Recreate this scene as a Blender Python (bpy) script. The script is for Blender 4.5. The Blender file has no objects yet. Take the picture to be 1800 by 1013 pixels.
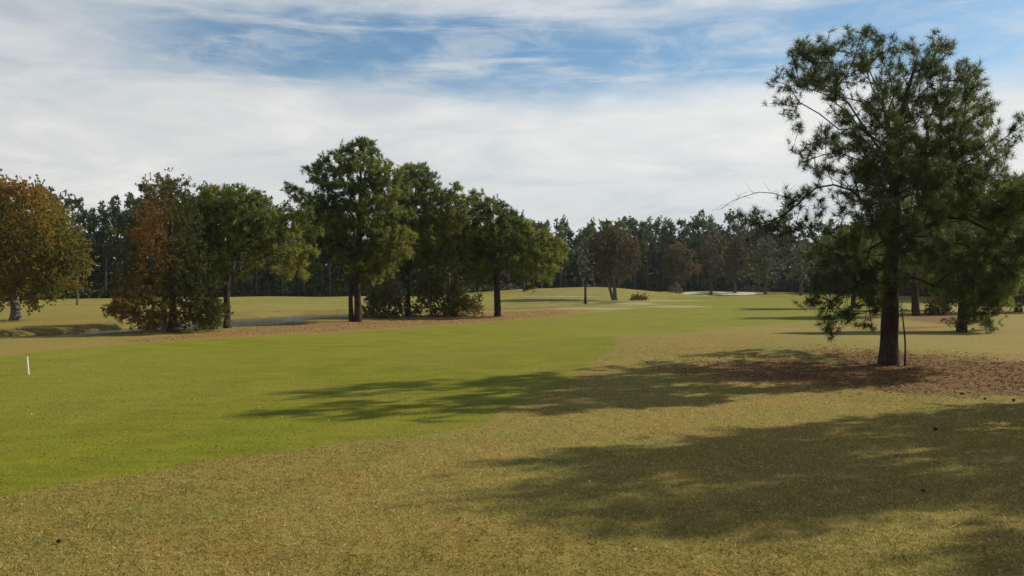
import bpy, math, random
import numpy as np
from mathutils import Vector

# ------------------------------------------------------------------ basics
F = 1500.0; CX = 900.0; HY = 500.0; CAMH = 3.0
sc = bpy.context.scene
COL = sc.collection
rng = np.random.default_rng(7)
random.seed(7)
SUN_EL = math.radians(32.0)
SUN_AZ_VEC = np.array([18.7, 8.8, 0.0]); SUN_AZ_VEC /= np.linalg.norm(SUN_AZ_VEC)

def G(px, py):
    """ground point (z=0) seen where the photo has px, py"""
    d = F * CAMH / (py - HY)
    return ((px - CX) / F * d, d)

def tag(o, label=None, cat=None, group=None, kind=None):
    if label: o['label'] = label
    if cat: o['category'] = cat
    if group: o['group'] = group
    if kind: o['kind'] = kind
    return o

def empty(name, loc=(0, 0, 0), rz=0.0):
    o = bpy.data.objects.new(name, None); COL.objects.link(o)
    o.location = loc; o.rotation_euler = (0, 0, rz); o.empty_display_size = 0.3
    return o

def smooth01(x):
    x = np.clip(x, 0, 1); return x * x * (3 - 2 * x)

# ------------------------------------------------------------------ mesh accumulator
class MB:
    def __init__(s):
        s.v = []; s.t = []; s.q = []; s.n = 0; s.tint = []
    def tris(s, V, T, tint):
        s.v.append(V); s.t.append(np.asarray(T) + s.n); s.n += len(V); s.tint.append(tint)
    def quads(s, V, Q, tint):
        s.v.append(V); s.q.append(np.asarray(Q) + s.n); s.n += len(V); s.tint.append(tint)
    def tube(s, P, R, sides=6, tint=0.5, cap=False, wob=0.0):
        P = np.asarray(P, float); R = np.asarray(R, float)
        n = len(P)
        T = np.zeros_like(P); T[1:-1] = P[2:] - P[:-2]; T[0] = P[1] - P[0]; T[-1] = P[-1] - P[-2]
        T /= np.maximum(np.linalg.norm(T, axis=1, keepdims=True), 1e-9)
        ref = np.array([1.0, 0, 0]) if abs(T[0, 0]) < .8 else np.array([0, 1.0, 0])
        rings = []
        u = ref - T[0] * np.dot(ref, T[0]); u /= np.linalg.norm(u)
        a = np.arange(sides) * 2 * math.pi / sides
        for i in range(n):
            u = u - T[i] * np.dot(u, T[i]); u /= max(np.linalg.norm(u), 1e-9)
            w = np.cross(T[i], u)
            rr = R[i] * (1 + wob * (rng.random(sides) - .5)) if wob else R[i] * np.ones(sides)
            rings.append(P[i] + rr[:, None] * (np.cos(a)[:, None] * u + np.sin(a)[:, None] * w))
        V = np.concatenate(rings)
        i, j = np.meshgrid(np.arange(n - 1), np.arange(sides), indexing='ij')
        i = i.ravel(); j = j.ravel(); k = (j + 1) % sides
        Q = np.stack([i * sides + j, i * sides + k, (i + 1) * sides + k, (i + 1) * sides + j], 1)
        s.quads(V, Q, np.full(len(V), tint))
        if cap:
            C = np.vstack([P[-1] + T[-1] * R[-1] * .15, rings[-1]])
            Tt = [(0, 1 + q, 1 + (q + 1) % sides) for q in range(sides)]
            s.tris(C, Tt, np.full(len(C), tint))
    def join(s, o):
        s.v += o.v; s.t += [t + s.n for t in o.t]; s.q += [q + s.n for q in o.q]; s.tint += o.tint; s.n += o.n
    def build(s, name, mat, parent=None, smooth=False, extra=None):
        me = bpy.data.meshes.new(name)
        V = np.concatenate(s.v).astype(np.float32)
        T = np.concatenate(s.t) if s.t else np.zeros((0, 3), int)
        Q = np.concatenate(s.q) if s.q else np.zeros((0, 4), int)
        me.vertices.add(len(V)); me.vertices.foreach_set('co', V.ravel())
        nl = T.size + Q.size
        me.loops.add(nl)
        me.loops.foreach_set('vertex_index', np.concatenate([T.ravel(), Q.ravel()]).astype(np.int32))
        me.polygons.add(len(T) + len(Q))
        st = np.concatenate([np.arange(len(T)) * 3, T.size + np.arange(len(Q)) * 4]).astype(np.int32)
        me.polygons.foreach_set('loop_start', st)
        me.update(calc_edges=True)
        a = me.attributes.new('tint', 'FLOAT', 'POINT')
        a.data.foreach_set('value', np.concatenate(s.tint).astype(np.float32))
        if smooth:
            me.polygons.foreach_set('use_smooth', np.ones(len(me.polygons), bool))
        me.materials.append(mat)
        me.update()
        o = bpy.data.objects.new(name, me); COL.objects.link(o)
        if parent is not None: o.parent = parent
        return o

def unit(a):
    return a / np.maximum(np.linalg.norm(a, axis=-1, keepdims=True), 1e-9)

def blades(mb, base, direc, length, width, tint, kite=False):
    """thin triangles from base along direc"""
    n = len(base)
    r = rng.normal(size=(n, 3)); side = unit(np.cross(direc, r))
    L = np.asarray(length).reshape(-1, 1) * np.ones((n, 1)); W = np.asarray(width).reshape(-1, 1) * np.ones((n, 1))
    if kite:
        mid = base + direc * L * .45
        V = np.stack([base, mid - side * W * .5, base + direc * L, mid + side * W * .5], 1).reshape(-1, 3)
        Q = np.arange(n * 4).reshape(-1, 4)
        mb.quads(V, Q, np.repeat(tint, 4))
    else:
        V = np.stack([base - side * W * .5, base + side * W * .5, base + direc * L], 1).reshape(-1, 3)
        mb.tris(V, np.arange(n * 3).reshape(-1, 3), np.repeat(tint, 3))

# ------------------------------------------------------------------ materials
def newmat(name):
    m = bpy.data.materials.new(name); m.use_nodes = True
    nt = m.node_tree; nt.nodes.clear()
    out = nt.nodes.new('ShaderNodeOutputMaterial')
    return m, nt, out

def ramp(nt, stops, fac):
    r = nt.nodes.new('ShaderNodeValToRGB')
    e = r.color_ramp.elements
    while len(e) > 1: e.remove(e[-1])
    e[0].position = stops[0][0]; e[0].color = (*stops[0][1], 1)
    for p, c in stops[1:]:
        x = e.new(p); x.color = (*c, 1)
    nt.links.new(fac, r.inputs[0])
    return r.outputs[0]

def leaf_mat(name, stops, transl=0.3, rough=0.6, spec=0.3, tcol=1.35):
    m, nt, out = newmat(name)
    at = nt.nodes.new('ShaderNodeAttribute'); at.attribute_name = 'tint'
    c = ramp(nt, stops, at.outputs['Fac'])
    p = nt.nodes.new('ShaderNodeBsdfPrincipled'); p.inputs['Roughness'].default_value = rough
    p.inputs['Specular IOR Level'].default_value = spec
    t = nt.nodes.new('ShaderNodeBsdfTranslucent')
    mul = nt.nodes.new('ShaderNodeVectorMath'); mul.operation = 'SCALE'; mul.inputs['Scale'].default_value = tcol
    nt.links.new(c, mul.inputs[0]); nt.links.new(mul.outputs[0], t.inputs['Color'])
    nt.links.new(c, p.inputs['Base Color'])
    mx = nt.nodes.new('ShaderNodeMixShader'); mx.inputs[0].default_value = transl
    nt.links.new(p.outputs[0], mx.inputs[1]); nt.links.new(t.outputs[0], mx.inputs[2])
    nt.links.new(mx.outputs[0], out.inputs['Surface'])
    return m

def noise(nt, scale, detail=4, rough=.55, vec=None, dist=0.0):
    n = nt.nodes.new('ShaderNodeTexNoise'); n.inputs['Scale'].default_value = scale
    n.inputs['Detail'].default_value = detail; n.inputs['Roughness'].default_value = rough
    n.inputs['Distortion'].default_value = dist
    if vec is not None: nt.links.new(vec, n.inputs['Vector'])
    return n.outputs['Fac']

def mapping(nt, src, scale=(1, 1, 1), rot=(0, 0, 0)):
    mp = nt.nodes.new('ShaderNodeMapping'); mp.inputs['Scale'].default_value = scale
    mp.inputs['Rotation'].default_value = rot
    nt.links.new(src, mp.inputs['Vector']); return mp.outputs[0]

def math_(nt, op, a, b=None, c=None, clamp=False):
    n = nt.nodes.new('ShaderNodeMath'); n.operation = op; n.use_clamp = clamp
    for i, x in enumerate((a, b, c)):
        if x is None: continue
        if isinstance(x, (int, float)): n.inputs[i].default_value = x
        else: nt.links.new(x, n.inputs[i])
    return n.outputs[0]

def mixc(nt, fac, a, b):
    n = nt.nodes.new('ShaderNodeMix'); n.data_type = 'RGBA'
    for idx, x in ((0, fac), (6, a), (7, b)):
        if isinstance(x, (int, float)): n.inputs[idx].default_value = x
        elif isinstance(x, tuple): n.inputs[idx].default_value = (*x, 1)
        else: nt.links.new(x, n.inputs[idx])
    return n.outputs[2]

def maprange(nt, v, a, b, c=0.0, d=1.0, smooth=True):
    n = nt.nodes.new('ShaderNodeMapRange'); n.interpolation_type = 'SMOOTHSTEP' if smooth else 'LINEAR'
    nt.links.new(v, n.inputs[0])
    for i, x in zip((1, 2, 3, 4), (a, b, c, d)): n.inputs[i].default_value = x
    return n.outputs[0]

def bark_mat(name, stops, scale=1.0):
    m, nt, out = newmat(name)
    tc = nt.nodes.new('ShaderNodeTexCoord')
    v = mapping(nt, tc.outputs['Object'], (7 * scale, 7 * scale, 1.6 * scale))
    n1 = noise(nt, 1.0, 6, .65, v, .6)
    vo = nt.nodes.new('ShaderNodeTexVoronoi'); vo.feature = 'DISTANCE_TO_EDGE'; vo.inputs['Scale'].default_value = 1.3
    nt.links.new(v, vo.inputs['Vector'])
    e = maprange(nt, vo.outputs['Distance'], 0.0, .18)
    f = math_(nt, 'MULTIPLY', e, n1)
    f = math_(nt, 'ADD', math_(nt, 'MULTIPLY', f, .7), math_(nt, 'MULTIPLY', n1, .3))
    c = ramp(nt, stops, f)
    p = nt.nodes.new('ShaderNodeBsdfPrincipled'); p.inputs['Roughness'].default_value = .9
    p.inputs['Specular IOR Level'].default_value = .15
    b = nt.nodes.new('ShaderNodeBump'); b.inputs['Strength'].default_value = .8; b.inputs['Distance'].default_value = .03
    nt.links.new(f, b.inputs['Height']); nt.links.new(b.outputs[0], p.inputs['Normal'])
    nt.links.new(c, p.inputs['Base Color']); nt.links.new(p.outputs[0], out.inputs['Surface'])
    return m

M = {}
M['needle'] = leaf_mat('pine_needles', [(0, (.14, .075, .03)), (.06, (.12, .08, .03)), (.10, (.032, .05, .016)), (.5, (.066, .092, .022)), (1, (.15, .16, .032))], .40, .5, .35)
M['needle_mid'] = leaf_mat('pine_needles_sunlit', [(0, (.038, .062, .018)), (.4, (.078, .11, .024)), (.7, (.155, .18, .032)), (1, (.25, .245, .045))], .45, .55, .3)  # upper stops carry sunlit yellow painted into the needle colour
M['needle_far'] = leaf_mat('pine_needles_distant', [(0, (.038, .058, .022)), (.5, (.075, .102, .034)), (1, (.15, .165, .052))], .35, .6, .2)
M['cypress'] = leaf_mat('autumn_cypress_needles', [(0, (.04, .065, .02)), (.4, (.085, .085, .022)), (.65, (.19, .13, .03)), (1, (.32, .15, .03))], .4, .6, .2)
M['oak'] = leaf_mat('autumn_oak_leaves', [(0, (.10, .11, .02)), (.4, (.19, .17, .026)), (.7, (.29, .20, .03)), (1, (.30, .15, .035))], .42, .6, .25)
M['brownleaf'] = leaf_mat('brown_late_leaves', [(0, (.06, .065, .03)), (.5, (.12, .10, .05)), (1, (.20, .13, .065))], .32, .7, .15)
M['rust'] = leaf_mat('rusty_leaves', [(0, (.06, .065, .028)), (.5, (.14, .10, .04)), (1, (.24, .12, .05))], .32, .7, .15)
M['shrub'] = leaf_mat('shrub_leaves', [(0, (.06, .08, .025)), (.5, (.13, .155, .04)), (.8, (.23, .19, .05)), (1, (.34, .17, .05))], .38, .6, .25)
M['greyshrub'] = leaf_mat('grey_thicket_leaves', [(0, (.08, .09, .04)), (.6, (.17, .17, .08)), (1, (.28, .25, .14))], .2, .7, .2)
M['under'] = leaf_mat('undergrowth_leaves', [(0, (.03, .045, .014)), (.5, (.065, .08, .022)), (1, (.14, .14, .04))], .2, .7, .2)
M['bark'] = bark_mat('pine_bark', [(0, (.018, .013, .010)), (.5, (.06, .045, .034)), (1, (.14, .10, .075))])
M['bark_grey'] = bark_mat('grey_bark', [(0, (.06, .05, .04)), (.5, (.15, .13, .105)), (1, (.28, .25, .2))])
M['bark_pale'] = bark_mat('pale_far_bark', [(0, (.06, .05, .042)), (.5, (.12, .105, .085)), (1, (.22, .19, .15))], .5)
M['twig'] = bark_mat('dead_twig', [(0, (.05, .045, .04)), (1, (.16, .145, .13))])

# ------------------------------------------------------------------ terrain
CREEK = np.array([(-70, 36, 1.2), (-50, 40.5, 1.2), (-38, 46, 1.2), (-31, 51, 2.0), (-27, 58, 3.6), (-23.5, 66, 5.0), (-22.5, 78, 5.2),
                  (-18, 89, 5.5), (-10, 99, 4.2), (-2, 109, 3.4), (8, 125, 2.6), (15, 137, 1.6)], float)

def creek_dist(x, y):
    """distance beyond the water's edge (negative inside)"""
    best = np.full(x.shape, 1e9)
    for a, b in zip(CREEK[:-1], CREEK[1:]):
        d = b[:2] - a[:2]; L2 = d @ d
        t = np.clip(((x - a[0]) * d[0] + (y - a[1]) * d[1]) / L2, 0, 1)
        px = a[0] + t * d[0]; py = a[1] + t * d[1]
        w = a[2] + t * (b[2] - a[2])
        best = np.minimum(best, np.hypot(x - px, y - py) - w)
    return best

def gau(x, y, cx, cy, sx, sy, h):
    return h * np.exp(-.5 * (((x - cx) / sx) ** 2 + ((y - cy) / sy) ** 2))

def terrain(x, y):
    x = np.asarray(x, float); y = np.asarray(y, float)
    z = np.zeros(np.broadcast(x, y).shape)
    z = z + gau(x, y, 13.3, 30, 4.5, 4, .08) + gau(x, y, 7.5, 38, 8, 4.5, .65) + gau(x, y, 20, 42, 8, 6, .25)
    z = z + .05 * np.sin(x * .35 + 1.0) * np.sin(y * .28) * smooth01((y - 8) / 20)
    z = z + gau(x, y, 8, 182, 20, 9, 1.75) + gau(x, y, 20, 192, 12, 8, 1.3) + gau(x, y, -4, 150, 16, 8, .5)
    z = z + gau(x, y, 50, 228, 26, 9, 1.2) + gau(x, y, 78, 200, 12, 14, .5)
    z = z + gau(x, y, -45, 150, 30, 10, .8) + gau(x, y, -52, 92, 14, 9, .6)
    cd = creek_dist(x, y)
    z = z + .06 * np.exp(-((cd - 3.2) / 2.2) ** 2)
    z = z - .95 * smooth01((1.2 - cd) / 2.4)
    return z

def gz(x, y): return float(terrain(np.array([x]), np.array([y]))[0])

def poly_sd(x, y, poly):
    """signed distance to polygon, positive inside"""
    P = np.asarray(poly, float); n = len(P)
    d = np.full(x.shape, 1e9); inside = np.zeros(x.shape, bool)
    for i in range(n):
        a = P[i]; b = P[(i + 1) % n]; e = b - a; L2 = max(e @ e, 1e-9)
        t = np.clip(((x - a[0]) * e[0] + (y - a[1]) * e[1]) / L2, 0, 1)
        d = np.minimum(d, np.hypot(x - a[0] - t * e[0], y - a[1] - t * e[1]))
        c = ((a[1] > y) != (b[1] > y)) & (x < (b[0] - a[0]) * (y - a[1]) / (b[1] - a[1] + 1e-12) + a[0])
        inside ^= c
    return np.where(inside, d, -d)

def vnoise(x, y, s, seed=0):
    """cheap smooth noise 0..1"""
    r = np.random.default_rng(seed); v = 0; tot = 0
    for k in range(6):
        a = r.uniform(0, 2 * math.pi); f = s * (1.6 ** k); w = .62 ** k
        v = v + w * np.sin((x * math.cos(a) + y * math.sin(a)) * f + r.uniform(0, 6.28)) * np.cos((x * math.sin(a + .7) - y * math.cos(a + .7)) * f * .8 + r.uniform(0, 6.28))
        tot += w
    return .5 + .5 * v / tot * 1.6

FAIRWAY = [G(*p) for p in [(-900, 1060), (-300, 935), (0, 877), (200, 838), (400, 806), (600, 781), (760, 762), (850, 745), (910, 715), (980, 680), (1040, 650),
           (1075, 628), (1110, 606), (1170, 590), (1250, 580), (1350, 571.5), (1430, 567), (1500, 556), (1540, 545), (1560, 535), (1545, 522.5), (1450, 521),
           (1300, 524.5), (1180, 526), (1140, 534), (1110, 544), (1000, 553), (930, 561), (830, 570), (720, 578), (620, 584), (520, 590), (420, 595), (300, 601),
           (200, 607), (100, 616), (0, 628), (-300, 640), (-900, 650)]]
STRAW = [G(*p) for p in [(200, 603), (270, 594), (350, 588), (470, 573.5), (600, 566), (720, 556), (830, 552), (960, 546), (1040, 546), (960, 556), (860, 566),
         (700, 577), (600, 582), (500, 588), (400, 594), (300, 600)]]
BED = [(6.5, 31), (10.5, 31.5), (12.5, 33.2), (15.5, 33), (18.5, 30.5), (21.5, 27), (22, 22), (19, 19.5), (15.5, 20.5), (13.5, 22.5), (11, 24), (7.5, 25.5), (5, 28)]
BED2 = [(25.5, 55.5), (28, 57.5), (33, 60), (40, 74), (45, 80), (44, 85), (36, 84), (33, 76), (32, 62), (26, 58)]
BUNKERS = [[(40.5, 213), (43, 209.5), (47, 209), (49.3, 213), (49, 219), (45, 221.5), (41.5, 219)],
           [(51, 217), (53, 213), (58, 212), (61.5, 215), (62.5, 221), (58, 224), (52.5, 223)]]
WORN = [[(13, 128), (17, 126), (22.5, 128), (22, 134), (18, 135), (14, 133)], [(17.5, 113), (21, 110), (26, 113), (27, 119), (22, 121)],
        [(22, 148), (27, 145), (35, 152), (33, 160), (26, 156)], [(5, 104), (11, 101), (15, 105), (8, 107)]]
PALE = [[(3.6, 12.0), (4.3, 11.7), (4.9, 11.8), (4.9, 12.15), (4.2, 12.35)]]

def masks(x, y):
    w1 = (vnoise(x, y, .9, 3) - .5); w2 = (vnoise(x, y, 3.2, 4) - .5)
    jit = .5 * w1 + .35 * w2
    nearsoft = .28 + .005 * y
    fair = smooth01(.5 + (poly_sd(x, y, FAIRWAY) + jit * .9) / (2 * nearsoft))
    straw = smooth01(.5 + (poly_sd(x, y, STRAW) + jit * 2.2) / 1.6)
    bed = smooth01(.5 + (poly_sd(x, y, BED) + jit * 3.5) / 4.2) * .85
    bed = np.maximum(bed, .7 * smooth01(.5 + (poly_sd(x, y, BED2) + jit * 3) / 2.5))
    sand = np.zeros_like(x)
    for b in BUNKERS: sand = np.maximum(sand, smooth01(.5 + (poly_sd(x, y, b) + jit) / .8))
    worn = np.zeros_like(x)
    for b in WORN: worn = np.maximum(worn, .42 * smooth01(.5 + (poly_sd(x, y, b) + jit * 3) / 3.0))
    for b in []: worn = np.maximum(worn, .3 * smooth01(.5 + (poly_sd(x, y, b) + jit * .2) / .3))
    cd = creek_dist(x, y)
    mud = smooth01((.7 + jit - cd) / 1.3)
    mud = np.maximum(mud, .30 * smooth01((5.5 + 4 * jit - cd) / 5.0))
    return fair, straw, bed, sand, worn, mud, cd

def axis_pts(lo, hi, c, d0, k):
    """spacing d0 near c, growing by k per metre away"""
    out = [c]; x = c
    while x < hi: x += d0 + k * abs(x - c); out.append(x)
    x = c; left = []
    while x > lo: x -= d0 + k * abs(x - c); left.append(x)
    return np.array(left[::-1] + out)

xs = axis_pts(-900, 900, 2, .16, .013)
ys = axis_pts(-200, 1600, 10, .16, .010)
X, Y = np.meshgrid(xs, ys)
Z = terrain(X, Y)
fade = smooth01((np.hypot(X, Y) - 500) / 200)
Z = Z * (1 - fade)
MF, MS, MBd, MSa, MW, MM, MCD = masks(X, Y)
# turf micro-relief close to the camera
near = smooth01((40 - Y) / 30) * (Y > 0)
Z = Z + near * (vnoise(X, Y, 5.0, 11) - .5) * .05 * (1 - MF * .75)

def ground_material():
    m, nt, out = newmat('turf_and_ground')
    tc = nt.nodes.new('ShaderNodeTexCoord'); ob = tc.outputs['Object']
    def A(n):
        a = nt.nodes.new('ShaderNodeAttribute'); a.attribute_name = n; return a.outputs['Fac']
    big = noise(nt, .11, 3, .5, ob); mid = noise(nt, .55, 5, .6, ob); fine = noise(nt, 6, 5, .7, ob); vf = noise(nt, 38, 4, .75, ob)
    streak = noise(nt, 1.0, 4, .6, mapping(nt, ob, (.35, 2.2, 1)))
    vvf = noise(nt, 90, 2, .7, ob)
    # dormant rough: tan, straw and olive
    dry = ramp(nt, [(.30, (.125, .082, .022)), (.5, (.275, .188, .046)), (.70, (.46, .335, .10))], math_(nt, 'ADD', math_(nt, 'MULTIPLY', vf, .55), math_(nt, 'MULTIPLY', fine, .45)))
    oliv = ramp(nt, [(.30, (.10, .10, .022)), (.5, (.21, .19, .04)), (.70, (.34, .29, .075))], math_(nt, 'ADD', math_(nt, 'MULTIPLY', vf, .6), math_(nt, 'MULTIPLY', fine, .4)))
    gfac = maprange(nt, math_(nt, 'ADD', math_(nt, 'MULTIPLY', big, .45), math_(nt, 'MULTIPLY', mid, .55)), .36, .62)
    rough = mixc(nt, math_(nt, 'MULTIPLY', gfac, .9), dry, oliv)
    farf = maprange(nt, A('far'), 0, 1)
    farc = ramp(nt, [(.32, (.17, .175, .035)), (.68, (.31, .25, .062))], math_(nt, 'ADD', math_(nt, 'MULTIPLY', mid, .5), math_(nt, 'MULTIPLY', big, .5)))
    rough = mixc(nt, farf, rough, farc)
    # overseeded fairway: bright green
    fw = ramp(nt, [(.34, (.112, .125, .006)), (.5, (.182, .188, .009)), (.66, (.27, .26, .018))], math_(nt, 'ADD', math_(nt, 'MULTIPLY', streak, .26), math_(nt, 'ADD', math_(nt, 'MULTIPLY', mid, .36), math_(nt, 'MULTIPLY', vf, .38))))
    fw2 = mixc(nt, maprange(nt, big, .40, .62, 0, .6), fw, (.215, .195, .028))
    c = mixc(nt, A('fair'), rough, fw2)
    st = ramp(nt, [(.28, (.14, .085, .028)), (.5, (.25, .15, .05)), (.72, (.38, .25, .09))], math_(nt, 'ADD', math_(nt, 'MULTIPLY', fine, .5), math_(nt, 'MULTIPLY', vf, .5)))
    c = mixc(nt, A('straw'), c, st)
    bd = ramp(nt, [(.25, (.06, .03, .013)), (.5, (.165, .08, .033)), (.75, (.31, .17, .07))], math_(nt, 'ADD', math_(nt, 'MULTIPLY', fine, .5), math_(nt, 'MULTIPLY', vf, .5)))
    patch = maprange(nt, math_(nt, 'ADD', A('bed'), math_(nt, 'MULTIPLY', math_(nt, 'SUBTRACT', mid, .5), 1.4)), .25, .75)
    c = mixc(nt, math_(nt, 'MULTIPLY', patch, .9), c, bd)
    c = mixc(nt, A('worn'), c, (.50, .42, .30))
    sd = ramp(nt, [(.3, (.50, .46, .37)), (.7, (.68, .63, .52))], fine)
    c = mixc(nt, A('sand'), c, sd)
    c = mixc(nt, A('mud'), c, ramp(nt, [(.3, (.05, .036, .015)), (.7, (.15, .11, .045))], fine))
    p = nt.nodes.new('ShaderNodeBsdfPrincipled'); p.inputs['Roughness'].default_value = .92
    p.inputs['Specular IOR Level'].default_value = .12
    nt.links.new(c, p.inputs['Base Color'])
    hb = math_(nt, 'ADD', math_(nt, 'MULTIPLY', vvf, .3), math_(nt, 'ADD', math_(nt, 'MULTIPLY', vf, .5), fine))
    b = nt.nodes.new('ShaderNodeBump'); b.inputs['Distance'].default_value = .03; b.inputs['Strength'].default_value = .55
    s = math_(nt, 'SUBTRACT', .6, math_(nt, 'MULTIPLY', A('fair'), .4)); nt.links.new(s, b.inputs['Strength'])
    nt.links.new(hb, b.inputs['Height']); nt.links.new(b.outputs[0], p.inputs['Normal'])
    nt.links.new(p.outputs[0], out.inputs['Surface'])
    return m
M['ground'] = ground_material()

def grid_object(name, facemask):
    ny, nx = X.shape
    idx = np.arange(ny * nx).reshape(ny, nx)
    Q = np.stack([idx[:-1, :-1], idx[:-1, 1:], idx[1:, 1:], idx[1:, :-1]], -1)[facemask]
    used, inv = np.unique(Q.ravel(), return_inverse=True)
    V = np.stack([X.ravel()[used], Y.ravel()[used], Z.ravel()[used]], 1).astype(np.float32)
    me = bpy.data.meshes.new(name)
    me.vertices.add(len(V)); me.vertices.foreach_set('co', V.ravel())
    me.loops.add(Q.size); me.loops.foreach_set('vertex_index', inv.astype(np.int32).ravel())
    me.polygons.add(len(Q)); me.polygons.foreach_set('loop_start', (np.arange(len(Q)) * 4).astype(np.int32))
    me.update(calc_edges=True)
    far = smooth01((Y - 60) / 70)
    for n, a in (('fair', MF), ('straw', MS), ('bed', MBd), ('sand', MSa), ('worn', MW), ('mud', MM), ('far', far)):
        at = me.attributes.new(n, 'FLOAT', 'POINT'); at.data.foreach_set('value', a.ravel()[used].astype(np.float32))
    me.polygons.foreach_set('use_smooth', np.ones(len(Q), bool))
    me.materials.append(M['ground']); me.update()
    o = bpy.data.objects.new(name, me); COL.objects.link(o); o['kind'] = 'structure'
    return o

def fc(a): return (a[:-1, :-1] + a[:-1, 1:] + a[1:, 1:] + a[1:, :-1]) / 4
fF, fS, fB, fSa = fc(MF) > .5, fc(MS) > .5, fc(MBd) > .42, fc(MSa) > .5
fS = fS & ~fF; fB = fB & ~fF & ~fS; fSa &= ~(fF | fS | fB)
grid_object('ground', ~(fF | fS | fB | fSa))
grid_object('fairway', fF)
grid_object('pine_straw_bank', fS)
grid_object('mulch_bed', fB)
grid_object('bunker_sand', fSa)

# creek water
def water():
    m, nt, out = newmat('creek_water')
    tc = nt.nodes.new('ShaderNodeTexCoord')
    p = nt.nodes.new('ShaderNodeBsdfPrincipled')
    p.inputs['Base Color'].default_value = (.035, .035, .022, 1); p.inputs['Roughness'].default_value = .16
    b = nt.nodes.new('ShaderNodeBump'); b.inputs['Strength'].default_value = .5; b.inputs['Distance'].default_value = .05
    nt.links.new(noise(nt, 2.2, 3, .6, mapping(nt, tc.outputs['Object'], (1, 2, 1))), b.inputs['Height'])
    nt.links.new(b.outputs[0], p.inputs['Normal']); nt.links.new(p.outputs[0], out.inputs['Surface'])
    mb = MB(); L = []; R = []
    n = len(CREEK)
    for i in range(n):
        a = CREEK[max(i - 1, 0)][:2]; c = CREEK[min(i + 1, n - 1)][:2]
        d = (c - a) / np.linalg.norm(c - a); nn = np.array([-d[1], d[0]])
        w = CREEK[i][2] + 1.2
        L.append([*(CREEK[i][:2] + nn * w), -.36]); R.append([*(CREEK[i][:2] - nn * w), -.36])
    V = np.array(L + R)
    mb.quads(V, [(i + n, i + 1 + n, i + 1, i) for i in range(n - 1)], np.zeros(2 * n))
    o = mb.build('creek_water', m); o['kind'] = 'structure'
water()

# cart path
def cart_path(pts, w=2.4):
    m, nt, out = newmat('concrete_path')
    tc = nt.nodes.new('ShaderNodeTexCoord')
    p = nt.nodes.new('ShaderNodeBsdfPrincipled'); p.inputs['Roughness'].default_value = .85
    nt.links.new(ramp(nt, [(.3, (.30, .28, .23)), (.7, (.40, .37, .31))], noise(nt, 1.5, 5, .6, tc.outputs['Object'])), p.inputs['Base Color'])
    nt.links.new(p.outputs[0], out.inputs['Surface'])
    pts = np.array(pts, float); fine = []
    for k in range(len(pts) - 1):
        p0 = pts[max(k - 1, 0)]; p1 = pts[k]; p2 = pts[k + 1]; p3 = pts[min(k + 2, len(pts) - 1)]
        for t in np.linspace(0, 1, 24, endpoint=False):
            fine.append(.5 * ((2 * p1) + (-p0 + p2) * t + (2 * p0 - 5 * p1 + 4 * p2 - p3) * t * t + (-p0 + 3 * p1 - 3 * p2 + p3) * t ** 3))
    fine = np.array(fine); d = np.gradient(fine, axis=0); d /= np.linalg.norm(d, axis=1, keepdims=True)
    nn = np.stack([-d[:, 1], d[:, 0]], 1)
    rows = []
    for s in (-1, -.33, .33, 1):
        q = fine + nn * s * w / 2
        rows.append(np.column_stack([q, terrain(q[:, 0], q[:, 1]) + .05]))
    n = len(fine); V = np.concatenate(rows); Q = []
    for r in range(3):
        i = np.arange(n - 1); Q.append(np.stack([r * n + i, r * n + i + 1, (r + 1) * n + i + 1, (r + 1) * n + i], 1))
    mb = MB(); mb.quads(V, np.concatenate(Q), np.zeros(len(V)))
    o = mb.build('cart_path', m, smooth=True); o['kind'] = 'structure'
cart_path([(-95, 96), (-70, 101), (-54, 104), (-44, 112), (-46, 128), (-58, 145), (-58, 158), (-42, 165), (-20, 163), (0, 165), (16, 168), (27, 160)], 1.1)

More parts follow.
